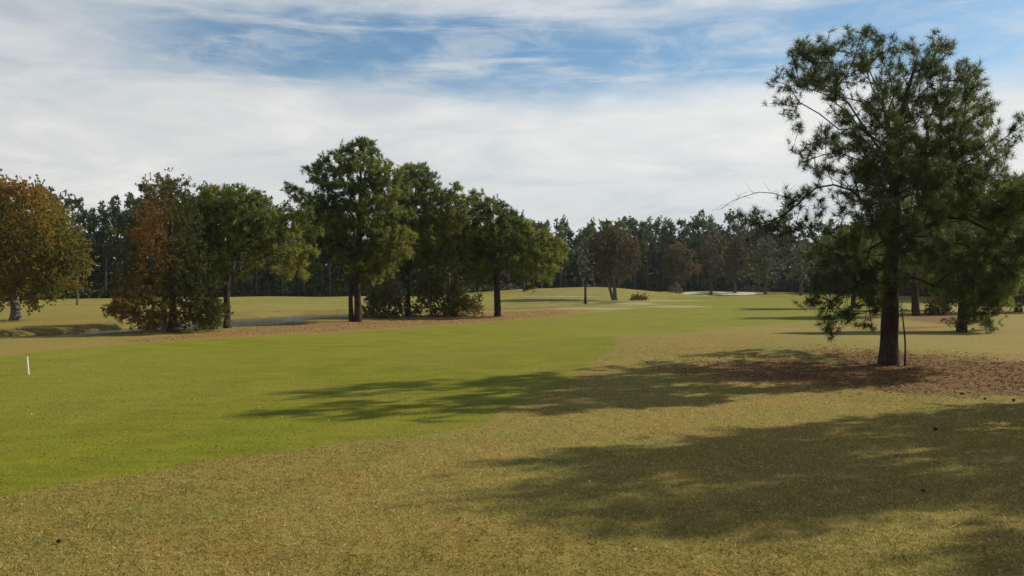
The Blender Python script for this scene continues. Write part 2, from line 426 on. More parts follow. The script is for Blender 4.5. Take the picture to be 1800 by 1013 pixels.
# ------------------------------------------------------------------ near grass blades and litter
def grass():
    m, nt, out = newmat('grass_blades')
    at = nt.nodes.new('ShaderNodeAttribute'); at.attribute_name = 'tint'
    c = ramp(nt, [(0, (.17, .16, .035)), (.3, (.32, .255, .075)), (.6, (.50, .37, .13)), (.9, (.68, .53, .24)), (1, (.82, .70, .40))], at.outputs['Fac'])
    d = nt.nodes.new('ShaderNodeBsdfDiffuse'); t = nt.nodes.new('ShaderNodeBsdfTranslucent')
    nt.links.new(c, d.inputs[0]); nt.links.new(c, t.inputs[0])
    mx = nt.nodes.new('ShaderNodeMixShader'); mx.inputs[0].default_value = .4
    nt.links.new(d.outputs[0], mx.inputs[1]); nt.links.new(t.outputs[0], mx.inputs[2]); nt.links.new(mx.outputs[0], out.inputs[0])
    N = 520000
    y = np.exp(rng.uniform(math.log(6.2), math.log(34), N)); x = rng.uniform(-1, 1, N) * (y * .66 + 1.2)
    f, s, b, sa, w, mu, cd = masks(x, y)
    clump = vnoise(x, y, 7.0, 21) * .6 + vnoise(x, y, 2.0, 22) * .4
    keep = (rng.random(N) < (.25 + .9 * clump)) & (f < .55 + .3 * rng.random(N)) & (rng.random(N) > .6 * b)
    x, y, f, clump = x[keep], y[keep], f[keep], clump[keep]; n = len(x)
    z = np.interp(0, [0], [0]) + sample_z(x, y)
    el = np.radians(rng.uniform(8, 62, n)); az = rng.uniform(0, 6.283, n)
    d3 = np.stack([np.cos(el) * np.cos(az), np.cos(el) * np.sin(az), np.sin(el)], 1)
    L = rng.uniform(.02, .075, n) * (1 - .5 * f); W = rng.uniform(.005, .012, n) * (1 + .03 * y)
    big = vnoise(x, y, .35, 31)
    tint = np.clip(.46 + .5 * (rng.random(n) - .5) * 2 - .38 * (big > .55) * rng.random(n) - .3 * f, 0, 1)
    mb = MB(); blades(mb, np.stack([x, y, z - .004], 1), d3, L, W, tint)
    o = mb.build('rough_grass', m); tag(o, 'dry tan and olive winter grass blades covering the foreground slope', 'grass', kind='stuff')

def fairway_grass():
    m = leaf_mat('fairway_blades', [(0, (.10, .12, .012)), (.5, (.21, .22, .02)), (.85, (.34, .32, .05)), (1, (.5, .44, .14))], .4, .6, .3, 1.0)
    N = 560000
    y = np.exp(rng.uniform(math.log(8), math.log(40), N)); x = rng.uniform(-1.3, .45, N) * (y * .66 + 2)
    f = masks(x, y)[0]; k = (f > .55) & (rng.random(N) < smooth01((40 - y) / 12)) & (rng.random(N) < .3 + vnoise(x, y, 3.0, 61))
    x, y = x[k], y[k]; n = len(x)
    el = np.radians(rng.uniform(10, 60, n)); az = rng.uniform(0, 6.283, n)
    d3 = np.stack([np.cos(el) * np.cos(az), np.cos(el) * np.sin(az), np.sin(el)], 1)
    tint = np.clip(.42 + .22 * rng.normal(size=n) + .3 * (vnoise(x, y, .5, 62) - .5), 0, 1)
    mb = MB(); blades(mb, np.stack([x, y, sample_z(x, y) - .003], 1), d3, rng.uniform(.015, .035, n), rng.uniform(.005, .009, n) * (1 + .04 * y), tint)
    o = mb.build('fairway_grass', m); tag(o, 'short green overseeded grass blades on the near fairway', 'grass', kind='stuff')

def sample_z(x, y):
    ix = np.clip(np.searchsorted(xs, x) - 1, 0, len(xs) - 2); iy = np.clip(np.searchsorted(ys, y) - 1, 0, len(ys) - 2)
    tx = (x - xs[ix]) / (xs[ix + 1] - xs[ix]); ty = (y - ys[iy]) / (ys[iy + 1] - ys[iy])
    return (Z[iy, ix] * (1 - tx) * (1 - ty) + Z[iy, ix + 1] * tx * (1 - ty) + Z[iy + 1, ix] * (1 - tx) * ty + Z[iy + 1, ix + 1] * tx * ty)
grass()
fairway_grass()

def litter():
    m = leaf_mat('fallen_needles_and_leaves', [(0, (.06, .026, .008)), (.4, (.18, .08, .022)), (.75, (.36, .20, .06)), (1, (.58, .44, .20))], .1, .7, .3)
    mb = MB()
    N = 60000
    y = rng.uniform(18, 36, N); x = rng.uniform(4, 27, N)
    b = masks(x, y)[2]
    k = rng.random(N) < b ** 1.5 * (.3 + vnoise(x, y, 2.5, 5))
    x, y = x[k], y[k]; n = len(x)
    az = rng.uniform(0, 6.283, n); el = np.radians(rng.uniform(-5, 25, n))
    d = np.stack([np.cos(el) * np.cos(az), np.cos(el) * np.sin(az), np.sin(el)], 1)
    blades(mb, np.stack([x, y, sample_z(x, y) + .01], 1), d, rng.uniform(.06, .2, n), rng.uniform(.01, .035, n), np.clip(rng.normal(.42, .2, n), 0, .92), True)
    # scattered pale leaves on the turf
    n = 380
    y = np.exp(rng.uniform(math.log(6.5), math.log(60), n)); x = rng.uniform(-1, 1, n) * y * .66
    az = rng.uniform(0, 6.283, n); el = np.radians(rng.uniform(0, 40, n))
    d = np.stack([np.cos(el) * np.cos(az), np.cos(el) * np.sin(az), np.sin(el)], 1)
    blades(mb, np.stack([x, y, sample_z(x, y) + .015], 1), d, rng.uniform(.03, .075, n), rng.uniform(.02, .05, n), np.clip(rng.normal(.78, .15, n), .3, 1), True)
    # straw on the creek bank
    N = 14000
    y = rng.uniform(44, 95, N); x = rng.uniform(-26, 6, N)
    s = masks(x, y)[1]; k = rng.random(N) < s * .9
    x, y = x[k], y[k]; n = len(x)
    az = rng.uniform(0, 6.283, n); el = np.radians(rng.uniform(0, 45, n))
    d = np.stack([np.cos(el) * np.cos(az), np.cos(el) * np.sin(az), np.sin(el)], 1)
    blades(mb, np.stack([x, y, sample_z(x, y)], 1), d, rng.uniform(.06, .15, n), rng.uniform(.03, .06, n), np.clip(rng.normal(.72, .15, n), 0, .95), True)
    o = mb.build('fallen_litter', m); tag(o, 'fallen brown pine needles and scattered dry leaves on the turf', 'leaf litter', kind='stuff')
litter()

def bank_sedge():
    """rank weeds hanging along the near lip of the creek"""
    mb = MB(); N = 16000
    k = rng.integers(0, len(CREEK) - 1, N); t = rng.random(N)
    a = CREEK[k]; b = CREEK[k + 1]; c = a + (b - a) * t[:, None]
    d = unit(b[:, :2] - a[:, :2]); nn = np.stack([d[:, 1], -d[:, 0]], 1)
    side = np.where(rng.random(N) < .75, 1, -1)
    off = (c[:, 2] + rng.normal(.7, .45, N)) * side
    x = c[:, 0] + nn[:, 0] * off; y = c[:, 1] + nn[:, 1] * off
    cl = vnoise(x, y, 1.1, 41); kk = (rng.random(N) < (cl * 1.7 - .5)) & (y < 125)
    x, y, cl = x[kk], y[kk], cl[kk]; n = len(x)
    dd = unit(np.stack([rng.normal(0, .35, n), rng.normal(0, .35, n), np.ones(n)], 1))
    blades(mb, np.stack([x, y, sample_z(x, y) - .03], 1), dd, rng.uniform(.05, .16, n) * (.4 + cl), rng.uniform(.03, .07, n), np.clip(rng.normal(.35, .2, n), 0, 1), True)
    o = mb.build('bank_weeds', M['greyshrub']); tag(o, 'dark weedy grass along the lip of the creek', 'weeds', kind='stuff')
bank_sedge()

# ------------------------------------------------------------------ skeleton growth
class Skel:
    def __init__(s):
        s.p = []; s.par = []; s.len = []; s.w = []; s.kids = []
    def add(s, p, par):
        s.p.append(np.asarray(p, float)); s.par.append(par)
        s.len.append(0 if par < 0 else s.len[par] + np.linalg.norm(s.p[-1] - s.p[par])); return len(s.p) - 1
    def path(s, pts, par=-1):
        """densified polyline"""
        last = par
        for i, q in enumerate(pts):
            q = np.asarray(q, float)
            if last >= 0:
                a = s.p[last]; L = np.linalg.norm(q - a); k = max(int(L / .45), 1)
                for j in range(1, k): last = s.add(a + (q - a) * j / k, last)
            last = s.add(q, last)
        return last
    def nearest(s, q):
        P = np.array(s.p); return int(np.argmin(np.linalg.norm(P - np.asarray(q), axis=1)))
    def grow(s, att, bias=.28, step=.5, up=.25, minh=0.0):
        root = np.array(s.p); order = np.argsort([np.min(np.linalg.norm(root - a, axis=1)) for a in att])
        tips = []
        for k in order:
            a = att[k]
            P = np.array(s.p); Ls = np.array(s.len)
            d = np.linalg.norm(P - a, axis=1)
            cost = d + bias * Ls + np.where(P[:, 2] > a[2] + .1, (P[:, 2] - a[2]) * up * 3, 0) + np.where(P[:, 2] < minh, 50, 0)
            n = int(np.argmin(cost)); base = s.p[n]; v = a - base; L = np.linalg.norm(v)
            kk = max(int(L / step), 1); last = n
            side = rng.normal(size=3) * L * .06; sag = -L * .07
            for j in range(1, kk):
                t = j / kk
                last = s.add(base + v * t + (side + np.array([0, 0, sag])) * math.sin(math.pi * t) + rng.normal(size=3) * .02 * L ** .5, last)
            tips.append(s.add(a, last))
        return tips
    def radii(s, tip=.008, expo=.42, cap=None):
        n = len(s.p); w = np.zeros(n)
        haskid = np.zeros(n, bool)
        for i in range(n):
            if s.par[i] >= 0: haskid[s.par[i]] = True
        w[~haskid] = 1
        for i in range(n - 1, -1, -1):
            if s.par[i] >= 0: w[s.par[i]] += w[i]
        s.w = w; return tip * w ** expo
    def mesh(s, mb, R, skip, sides_big=7, sides_small=4, minr=0.0):
        """tubes along chains of heaviest children"""
        n = len(s.p); kids = [[] for _ in range(n)]
        for i in range(n):
            if s.par[i] >= 0: kids[s.par[i]].append(i)
        done = np.zeros(n, bool)
        starts = [(-1, i) for i in range(n) if s.par[i] < 0] 
        stack = starts[:]
        while stack:
            par, i = stack.pop(); ch = [] if par < 0 else [par]
            while True:
                ch.append(i)
                if not kids[i]: break
                ks = sorted(kids[i], key=lambda k: -s.w[k] - (1e6 if k < skip else 0))
                for k in ks[1:]: stack.append((i, k))
                i = ks[0]
            if all(c < skip for c in ch[1:]) and ch[-1] < skip: continue
            c0 = [c for c in ch]
            # drop trunk nodes from the branch tube
            while len(c0) > 1 and c0[0] < skip and c0[1] < skip: c0 = c0[1:]
            if len(c0) < 2: continue
            P = np.array([s.p[c] for c in c0]); rr = np.array([R[c] for c in c0])
            if len(rr) > 1: rr[0] = min(rr[0], rr[1] * 1.25)
            rr = np.minimum.accumulate(rr)
            if rr.max() < minr: continue
            mb.tube(P, rr, sides_big if rr[0] > .05 else sides_small)

def blob_points(blobs, spacing, jitter=1.0):
    """blobs: (x,y,z,rx,ry,rz); returns points and blob index"""
    out = []; bi = []
    for i, b in enumerate(blobs):
        vol = 4.19 * b[3] * b[4] * b[5]; n = max(int(vol / spacing ** 3), 3)
        d = unit(rng.normal(size=(n, 3))); r = rng.random(n) ** .42
        out.append(np.array(b[:3]) + d * r[:, None] * np.array(b[3:6])); bi += [i] * n
    P = np.concatenate(out); bi = np.array(bi)
    keep = []; # thin out too-close points
    grid = {}
    for k, p in enumerate(P):
        key = tuple(np.floor(p / (spacing * .75)).astype(int))
        if key in grid: continue
        grid[key] = 1; keep.append(k)
    return P[keep], bi[keep]

def shoots(mb, C, D, K, L, W, tint, spread=.9, along=.5, fwd=.35, kite=False):
    """K needles per shoot around C pointing along D"""
    n = len(C)
    Cr = np.repeat(C, K, 0); Dr = np.repeat(D, K, 0); t = rng.random((n * K, 1))
    Lr = np.repeat(np.broadcast_to(L, (n,)), K)
    base = Cr + Dr * (t - .5) * Lr[:, None] * along * 2
    d = unit(rng.normal(size=(n * K, 3)) * spread + Dr * (fwd + .9 * t))
    tt = np.clip(np.repeat(tint, K) + rng.normal(0, .07, n * K), 0, 1)
    blades(mb, base, d, Lr * rng.uniform(.75, 1.15, n * K), W, tt, kite)

def px_blobs(d, lst, depth=1.0, seed=0, dup=True, squash=1.0, grow_=1.0):
    """lst of (px, py, r[, dy, squash]) in photo pixels at distance d -> world ellipsoids with their own depth"""
    r_ = np.random.default_rng(seed); out = []
    xs_ = [b[0] for b in lst]; cx = (min(xs_) + max(xs_)) / 2; R = max((max(xs_) - min(xs_)) / 2, 1)
    for b in lst:
        px, py, r = b[:3]; dy = b[3] if len(b) > 3 and b[3] is not None else None; sq = b[4] if len(b) > 4 else 1.0
        room = R / F * d * math.sqrt(max(1 - ((px - cx) / R) ** 2, 0.04)) * .75 * depth
        offs = [dy] if dy is not None else ([r_.uniform(-.9, -.25) * room, r_.uniform(.25, .9) * room] if dup and r / F * d < room else [r_.uniform(-.6, .6) * room])
        for o in offs:
            dd = d + o; rw = r / F * d * grow_
            out.append(((px - CX) / F * dd, dd, CAMH + (HY - py) / F * dd, rw, rw * 1.1, rw * sq * squash * .92))
    return out

def px_path(d, pts):
    out = []
    for p in pts:
        dd = d + (p[2] if len(p) > 2 else 0)
        out.append(((p[0] - CX) / F * dd, dd, CAMH + (HY - p[1]) / F * dd))
    return out

def trunk_mesh(mb, root, path, radii, flare=1.5, sides=14, sink=.15):
    P = np.array(path, float)
    fine = []; fr = []
    for i in range(len(P) - 1):
        k = max(int(np.linalg.norm(P[i + 1] - P[i]) / .35), 2)
        for j in range(k):
            t = j / k; fine.append(P[i] * (1 - t) + P[i + 1] * t); fr.append(radii[i] * (1 - t) + radii[i + 1] * t)
    fine.append(P[-1]); fr.append(radii[-1]); fine = np.array(fine); fr = np.array(fr)
    # smooth path
    for _ in range(2): fine[1:-1] = (fine[:-2] + fine[1:-1] * 2 + fine[2:]) / 4
    h = fine[:, 2] - fine[0, 2]
    fr = fr * (1 + (flare - 1) * np.exp(-h / .35))
    fine[0, 2] -= sink
    mb.tube(fine - np.array(root.location), fr, sides, wob=.12, cap=True)

def loc(root, P): return np.asarray(P) - np.array(root.location)

def make_tree(name, label, cat, d, base_px, trunk_px, trunk_r, blobs, spacing, shoot_per, K, L, W, leaf, bark, limbs=(), group=None,
              tintf=None, kite=False, spread=.9, leafspread=.3, depth=1.0, seed=1, minr=.012, tip=.012, crown_name='crown', flare=1.5, dup=True, minh=1.0, updir=.5, extra_trunks=(), K_along=.5, squash=1.0):
    global rng
    rng = np.random.default_rng(seed * 101 + 5)
    bx = (base_px - CX) / F * d; bz = gz(bx, d)
    root = empty(name, (bx, d, bz)); tag(root, label, cat, group)
    tp = px_path(d, trunk_px); tp[0] = (bx, d, bz)
    tmb = MB(); trunk_mesh(tmb, root, tp, trunk_r, flare)
    sk = Skel(); sk.path(tp)
    nt_ = len(sk.p)
    for ex, er in extra_trunks:
        ep = px_path(d, ex); ep[0] = (ep[0][0], ep[0][1], gz(ep[0][0], ep[0][1])) if ex[0][1] > 500 else ep[0]
        trunk_mesh(tmb, root, ep, er, 1.2)
        sk.path(ep)
        nt_ = len(sk.p)
    for lp in limbs:
        q = px_path(d, lp); n0 = sk.nearest(q[0]); sk.path(q[1:], n0)
    BL = px_blobs(d, blobs, depth, seed, dup, squash, 1.22 if squash < .7 else 1.0) if not isinstance(blobs, tuple) else list(blobs[0])
    A_, bi = blob_points(BL, spacing)
    A_[:, 2] = np.maximum(A_[:, 2], bz + .25)
    tips = sk.grow(A_, up=.25, minh=bz + minh)
    R = sk.radii(tip=tip)
    mb = MB(); sk.mesh(mb, R, nt_, minr=minr)
    for i in range(len(mb.v)): mb.v[i] = loc(root, mb.v[i])
    tmb.join(mb); tmb.build('trunk', bark, root, smooth=True)
    # foliage at tips and along the outer twigs
    P = np.array(sk.p); par = np.array(sk.par)
    dirs = unit(P[tips] - P[par[tips]])
    C = []; D = []; T = []
    bt = rng.uniform(-1, 1, len(BL))
    for k in range(shoot_per):
        off = rng.normal(size=(len(tips), 3)) * leafspread * (0 if k == 0 else 1)
        c = P[tips] + off
        dd = unit(dirs * .8 + np.array([0, 0, updir]) + rng.normal(size=(len(tips), 3)) * .45)
        C.append(c); D.append(dd)
        order = np.argsort([0])
        # tips were processed in sorted order, so look the blob up by nearest attractor
        T.append(.5 + .12 * rng.normal(size=len(tips)))
    C = np.concatenate(C); D = np.concatenate(D); T = np.concatenate(T)
    T = T + .25 * (vnoise(C[:, 0] * 1.0 + C[:, 1] * .7, C[:, 2] + C[:, 1] * .3, 1.1, seed) - .5) * 2
    if tintf is not None: T = tintf(C, T, (bx, d, bz))
    T = np.clip(T, .11 if leaf is M['needle'] else 0, 1)
    if leaf is M['needle']:
        dead = rng.random(len(T)) < .025; T[dead] = 0.03
    mb = MB(); shoots(mb, loc(root, C), D, K, L, W, T, spread=spread, kite=kite, along=K_along)
    mb.build(crown_name, leaf, root)
    return root

# ------------------------------------------------------------------ the big pine on the right
HD = 30.0
hero_blobs = [
    (1425, 95, 34), (1440, 140, 34), (1410, 130, 26), (1455, 100, 20), (1382, 142, 17, -.6), (1390, 190, 20, -.3), (1365, 150, 9, -.4), (1372, 185, 10, -.2), (1400, 225, 16, 0), (1392, 205, 10, .2),
    (1492, 78, 22), (1510, 62, 16), (1520, 110, 26), (1547, 72, 14), (1552, 100, 22), (1580, 120, 20), (1500, 130, 28), (1470, 160, 24),
    (1602, 92, 15), (1612, 118, 26), (1648, 62, 14, .3), (1652, 92, 18), (1672, 78, 9, .2), (1640, 130, 30), (1690, 130, 22), (1700, 165, 30), (1712, 125, 9), (1722, 185, 18),
    (1560, 160, 30), (1600, 165, 32), (1540, 200, 34), (1590, 215, 38), (1650, 190, 38), (1690, 215, 34), (1660, 245, 40),
    (1480, 205, 26), (1450, 235, 22), (1510, 245, 30), (1470, 262, 26), (1432, 262, 14), (1410, 285, 16, .2), (1396, 262, 8, .2), (1440, 300, 18),
    (1550, 270, 40), (1600, 275, 44), (1520, 300, 30), (1640, 290, 44), (1700, 275, 40), (1735, 240, 22), (1750, 222, 14, .4), (1772, 225, 12, .6), (1795, 215, 16, .8), (1780, 245, 16, .5), (1745, 270, 24), (1740, 195, 10),
    (1570, 320, 34), (1620, 325, 36), (1680, 320, 40), (1735, 305, 30), (1770, 330, 34), (1710, 350, 36), (1800, 350, 36), (1760, 370, 34), (1830, 330, 40), (1850, 380, 40),
    (1470, 330, 20, -.8), (1440, 335, 20, -1.2), (1410, 342, 22, -1.2), (1385, 350, 16, -1.2), (1395, 372, 22, -1.3), (1370, 385, 20, -1.2), (1345, 385, 18, -1.2), (1320, 395, 14, -1.0), (1300, 380, 9, -1.0),
    (1345, 405, 16, -1.1), (1380, 410, 20, -1.1), (1410, 395, 18, -1.2), (1430, 365, 20, -1), (1500, 350, 20, -1.0), (1520, 335, 20, .5), (1480, 372, 10, -.6),
    (1540, 350, 26), (1560, 380, 28), (1530, 400, 24, -.5), (1505, 420, 26, -.8), (1480, 440, 26, -1), (1500, 470, 36, -1), (1455, 465, 20, -.6), (1465, 500, 34, -1), (1510, 510, 34, -1.1), (1545, 470, 32, -1),
    (1440, 525, 16, -.9), (1420, 530, 9, -.9), (1455, 545, 24, -1), (1480, 560, 26, -1.1), (1462, 580, 15, -1.0), (1490, 540, 26, .4), (1520, 555, 22, -.9), (1522, 580, 14, -.9), (1540, 530, 24, -1.2), (1560, 500, 26, -1.2),
    (1590, 440, 28, .8), (1600, 480, 24, .8), (1640, 430, 24), (1680, 430, 24), (1720, 430, 26), (1760, 425, 28), (1800, 430, 30), (1700, 395, 22), (1660, 395, 18), (1840, 430, 36),
    (1620, 470, 18), (1740, 460, 22), (1790, 465, 22),
]
hero_blobs += [(1470, 420, 26, 2.5), (1430, 440, 24, 3.0), (1510, 400, 28, 2.8), (1560, 420, 30, 3.4), (1600, 400, 30, 3.4), (1650, 440, 28, 3.0), (1490, 470, 22, 3.6), (1540, 460, 26, 4.2), (1600, 460, 26, 4.4), (1700, 440, 28, 3.2), (1560, 330, 34, 2.8), (1640, 340, 34, 3.0),  # back-side clumps added to thicken the cast shadow
               (1560, 400, 30, -2.8), (1610, 440, 28, -3.2), (1650, 470, 22, -2.6), (1700, 460, 24, -2.2), (1740, 490, 18, -.6), (1640, 500, 14, .8), (1670, 480, 18, 1.0), (1780, 480, 24, .5), (1590, 505, 16, .6)]
hero_blobs += [(1500, 310, 30, -4.4), (1560, 280, 34, -4.8), (1625, 310, 34, -4.4), (1540, 370, 30, -5.0), (1640, 360, 30, -4.6), (1590, 390, 28, -5.0), (1470, 430, 28, 5.2), (1540, 430, 32, 5.6), (1610, 430, 32, 5.6), (1670, 420, 30, 5.0), (1500, 360, 28, 4.6), (1700, 400, 28, 5)]  # hidden clumps added front and back to widen the cast shadow
hero_trunk = [(1562, 650), (1563, 600), (1564, 550), (1566, 500), (1569, 450), (1572, 410), (1575, 370), (1572, 320), (1570, 270), (1578, 220), (1592, 170), (1605, 130), (1612, 100)]
hero_r = [.32, .295, .28, .265, .25, .24, .20, .17, .14, .11, .075, .05, .025]
hero_limbs = [
    [(1566, 440), (1540, 400, -.3), (1522, 360, -.5), (1498, 335, -.8), (1465, 325, -1.0), (1435, 330, -1.2), (1412, 350, -1.2), (1380, 378, -1.2), (1345, 392, -1.1), (1315, 396, -1)],
    [(1575, 445), (1595, 415, -.2), (1630, 398, -.4), (1665, 382, -.4), (1700, 385, -.4), (1730, 400, -.3), (1760, 415, 0), (1800, 420, .2), (1845, 425, .3)],
    [(1690, 383, -.4), (1700, 372, -.6), (1740, 360, -.8), (1790, 352, -.8)],
    [(1572, 330), (1600, 290, .2), (1640, 262, .5), (1672, 240, .8), (1692, 190, 1.0)],
    [(1572, 345), (1620, 320, 0), (1670, 300, .2), (1720, 275, .5), (1770, 240, .6), (1795, 222, .8)],
    [(1570, 300), (1545, 262, -.5), (1520, 225, -.8), (1490, 180, -1), (1450, 150, -.8), (1425, 115, -.6)],
    [(1520, 225, -.8), (1475, 228, -.6), (1440, 200, -.4), (1405, 180, -.3), (1385, 150, -.5)],
    [(1572, 250), (1555, 200, .3), (1540, 150, .6), (1515, 95, .6), (1508, 65, .5)],
    [(1590, 170), (1625, 130, .3), (1648, 90, .4), (1650, 62, .3)],
    [(1540, 262, -.5), (1490, 262, -.4), (1440, 275, 0), (1410, 285, .2)],
    [(1564, 500), (1530, 495, -.6), (1490, 510, -1), (1460, 545, -1), (1462, 575, -1)],
    [(1566, 470), (1530, 455, -.6), (1490, 450, -1), (1455, 465, -.8)],
    [(1640, 392, -.4), (1650, 420, -.4), (1638, 450, -.3), (1625, 470, -.2)],
]
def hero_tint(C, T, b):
    return T + .10 * np.clip((C[:, 0] - b[0]) / 4, -1, 1)  # lit right side of the crown put into the needle tint
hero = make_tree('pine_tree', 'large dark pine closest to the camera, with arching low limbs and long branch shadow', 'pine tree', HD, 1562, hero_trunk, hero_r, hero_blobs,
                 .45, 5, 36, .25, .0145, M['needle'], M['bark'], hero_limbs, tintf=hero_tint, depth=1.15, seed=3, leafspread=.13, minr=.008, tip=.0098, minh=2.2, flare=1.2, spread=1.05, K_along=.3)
# bare dead branch at the left of its low limb
rng = np.random.default_rng(12)
mb = MB()
def twigs(mb, path, r0, n, L):
    P = np.array(path); mb.tube(P, np.linspace(r0, r0 * .3, len(P)), 5)
    for k in range(n):
        t = rng.uniform(.15, 1) * (len(P) - 1); i = min(int(t), len(P) - 2); p = P[i] + (P[i + 1] - P[i]) * (t - i)
        d = unit(rng.normal(size=3) * np.array([1, .8, 1]) + np.array([-.3, 0, .35])); q = [p]
        for s in range(4): d = unit(d + rng.normal(size=3) * .35); q.append(q[-1] + d * L * rng.uniform(.15, .35))
        mb.tube(q, np.linspace(r0 * .35, .0035, 5), 3)
twigs(mb, loc(hero, px_path(HD, [(1408, 356, -1.2), (1385, 348, -1.3), (1360, 340, -1.3), (1335, 338, -1.4), (1310, 345, -1.4), (1285, 355, -1.4), (1268, 368, -1.4)])), .018, 16, .5)
twigs(mb, loc(hero, px_path(HD, [(1470, 335, -1), (1480, 375, -.9), (1470, 400, -.8), (1450, 410, -.8)])), .014, 12, .4)
mb.build('dead_branch', M['twig'], hero)
# vine-like sapling against the trunk
sap = empty('sapling', (13.62, 29.6, gz(13.62, 29.6)))
tag(sap, 'thin crooked sapling stem standing against the trunk of the nearest pine', 'sapling')
mb = MB(); P = np.array([(0, 0, -.05), (.015, 0, .35), (.03, .02, .75), (-.01, .0, 1.15), (-.03, .03, 1.5), (-.06, .05, 1.8), (-.10, .1, 2.1)])
mb.tube(P, [.04, .032, .03, .028, .024, .02, .012], 8, wob=.2); mb.build('stem', M['bark'], sap, smooth=True)
mb = MB(); rr = rng.random((30, 1)); C = P[-2] * rr + P[-1] * (1 - rr) + rng.normal(size=(30, 3)) * .12
shoots(mb, C, unit(rng.normal(size=(30, 3))), 6, .12, .012, np.full(30, .4)); mb.build('leaves', M['needle'], sap)

# ------------------------------------------------------------------ mid-distance trees on the left
def zt(lo, hi, a, b, px_like=False):
    def f(C, T, base):
        t = np.clip((C[:, 2] - base[2] - lo) / (hi - lo), 0, 1)
        return T * .75 + a + (b - a) * t - .38 + .0
    return f

# big round oak far left
oak_b = [(40, 345, 28), (10, 345, 30), (-20, 350, 30), (75, 358, 24), (95, 375, 26), (50, 385, 38), (10, 390, 40), (-30, 395, 40), (110, 410, 30), (125, 425, 24), (80, 420, 36), (40, 430, 40), (0, 435, 40),
         (-45, 440, 36), (115, 455, 28), (135, 470, 16), (85, 465, 34), (45, 475, 34), (5, 480, 34), (-40, 480, 30), (105, 490, 26), (75, 505, 24), (60, 520, 15), (90, 515, 14), (30, 505, 20), (-5, 510, 26), (-40, 515, 22), (30, 326, 14), (-5, 320, 14), (62, 342, 9), (142, 440, 9), (118, 392, 9), (150, 462, 6), (140, 500, 8), (60, 535, 7)]
make_tree('oak_tree', 'round oak with orange and olive autumn leaves at the far left edge', 'oak tree', 71, 28, [(30, 563), (28, 545), (24, 520), (26, 495), (36, 465), (40, 430), (42, 395), (40, 350)], [.42, .36, .34, .3, .24, .18, .12, .05],
          oak_b, .92, 13, 12, .15, .12, M['oak'], M['bark_grey'], [[(26, 500), (0, 470, -.5), (-25, 430, -1)], [(28, 490), (70, 460, .5), (100, 425, 1)], [(34, 470), (60, 420, -1.2), (80, 380, -1.4)]],
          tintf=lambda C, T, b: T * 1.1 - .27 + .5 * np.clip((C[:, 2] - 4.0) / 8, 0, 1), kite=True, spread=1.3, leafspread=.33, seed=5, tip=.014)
make_tree('young_tree', 'thin young tree with a grey stem behind the round oak', 'tree', 122, 136, [(136, 533), (136, 500), (137, 470), (137, 445)], [.14, .11, .08, .03],
          [(137, 460, 16), (128, 475, 12), (148, 478, 12), (135, 490, 12), (142, 450, 10)], 1.0, 7, 8, .25, .17, M['oak'], M['bark_grey'], tintf=lambda C, T, b: T - .1, kite=True, spread=1.3, leafspread=.45, seed=6, tip=.014)

# autumn cypress, conical with feathery low sprays
cyp = []
for (yy, xl, xr) in [(332, 285, 320), (352, 262, 335), (375, 245, 345), (400, 235, 352), (425, 225, 360), (450, 218, 368), (475, 212, 378), (500, 210, 392), (525, 205, 398), (548, 200, 396)]:
    x = xl + 10
    while x < xr - 4:
        cyp.append((x + 3 * math.sin(x), yy + 4 * math.sin(x * 1.7), 15)); x += 19
cyp += [(196, 545, 9), (215, 556, 9), (240, 566, 9), (262, 570, 7), (360, 568, 8), (345, 560, 8), (275, 560, 8), (205, 540, 7), (385, 560, 8)]
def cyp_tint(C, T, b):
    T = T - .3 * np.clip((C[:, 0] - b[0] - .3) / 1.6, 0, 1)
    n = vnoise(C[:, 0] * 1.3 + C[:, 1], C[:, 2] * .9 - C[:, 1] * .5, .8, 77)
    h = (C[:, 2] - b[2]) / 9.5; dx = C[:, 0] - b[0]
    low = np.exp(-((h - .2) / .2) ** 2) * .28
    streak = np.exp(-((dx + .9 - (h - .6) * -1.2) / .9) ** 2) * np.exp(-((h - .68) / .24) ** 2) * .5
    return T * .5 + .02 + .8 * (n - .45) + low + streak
make_tree('cypress_tree', 'conical autumn cypress with mottled green and rust foliage drooping to the ground', 'cypress tree', 53, 304, [(304, 585), (304, 550), (302, 500), (300, 450), (300, 400), (300, 360), (301, 328)], [.26, .22, .19, .16, .11, .07, .02],
          cyp, .66, 8, 14, .20, .06, M['cypress'], M['bark'], tintf=cyp_tint, kite=True, spread=.95, leafspread=.26, seed=8, tip=.010, minh=.6, updir=-.05, flare=1.8)
# sparse reddish tree poking above behind the cypress
make_tree('bare_topped_tree', 'sparse russet tree whose nearly bare top pokes above the conical autumn cypress', 'tree', 60, 288, [(288, 576), (288, 500), (285, 430), (283, 380), (288, 330), (296, 308)], [.2, .17, .13, .09, .05, .02],
          [(298, 318, 8), (302, 330, 9), (272, 326, 8), (265, 345, 12), (290, 345, 12), (310, 350, 14), (258, 322, 4), (270, 370, 14), (255, 385, 14), (250, 420, 16), (330, 350, 12), (275, 400, 16)], .62, 4, 7, .16, .09, M['rust'], M['bark_grey'],
          tintf=lambda C, T, b: T + .05, kite=True, spread=1.3, leafspread=.3, seed=9, tip=.013, minr=.0)

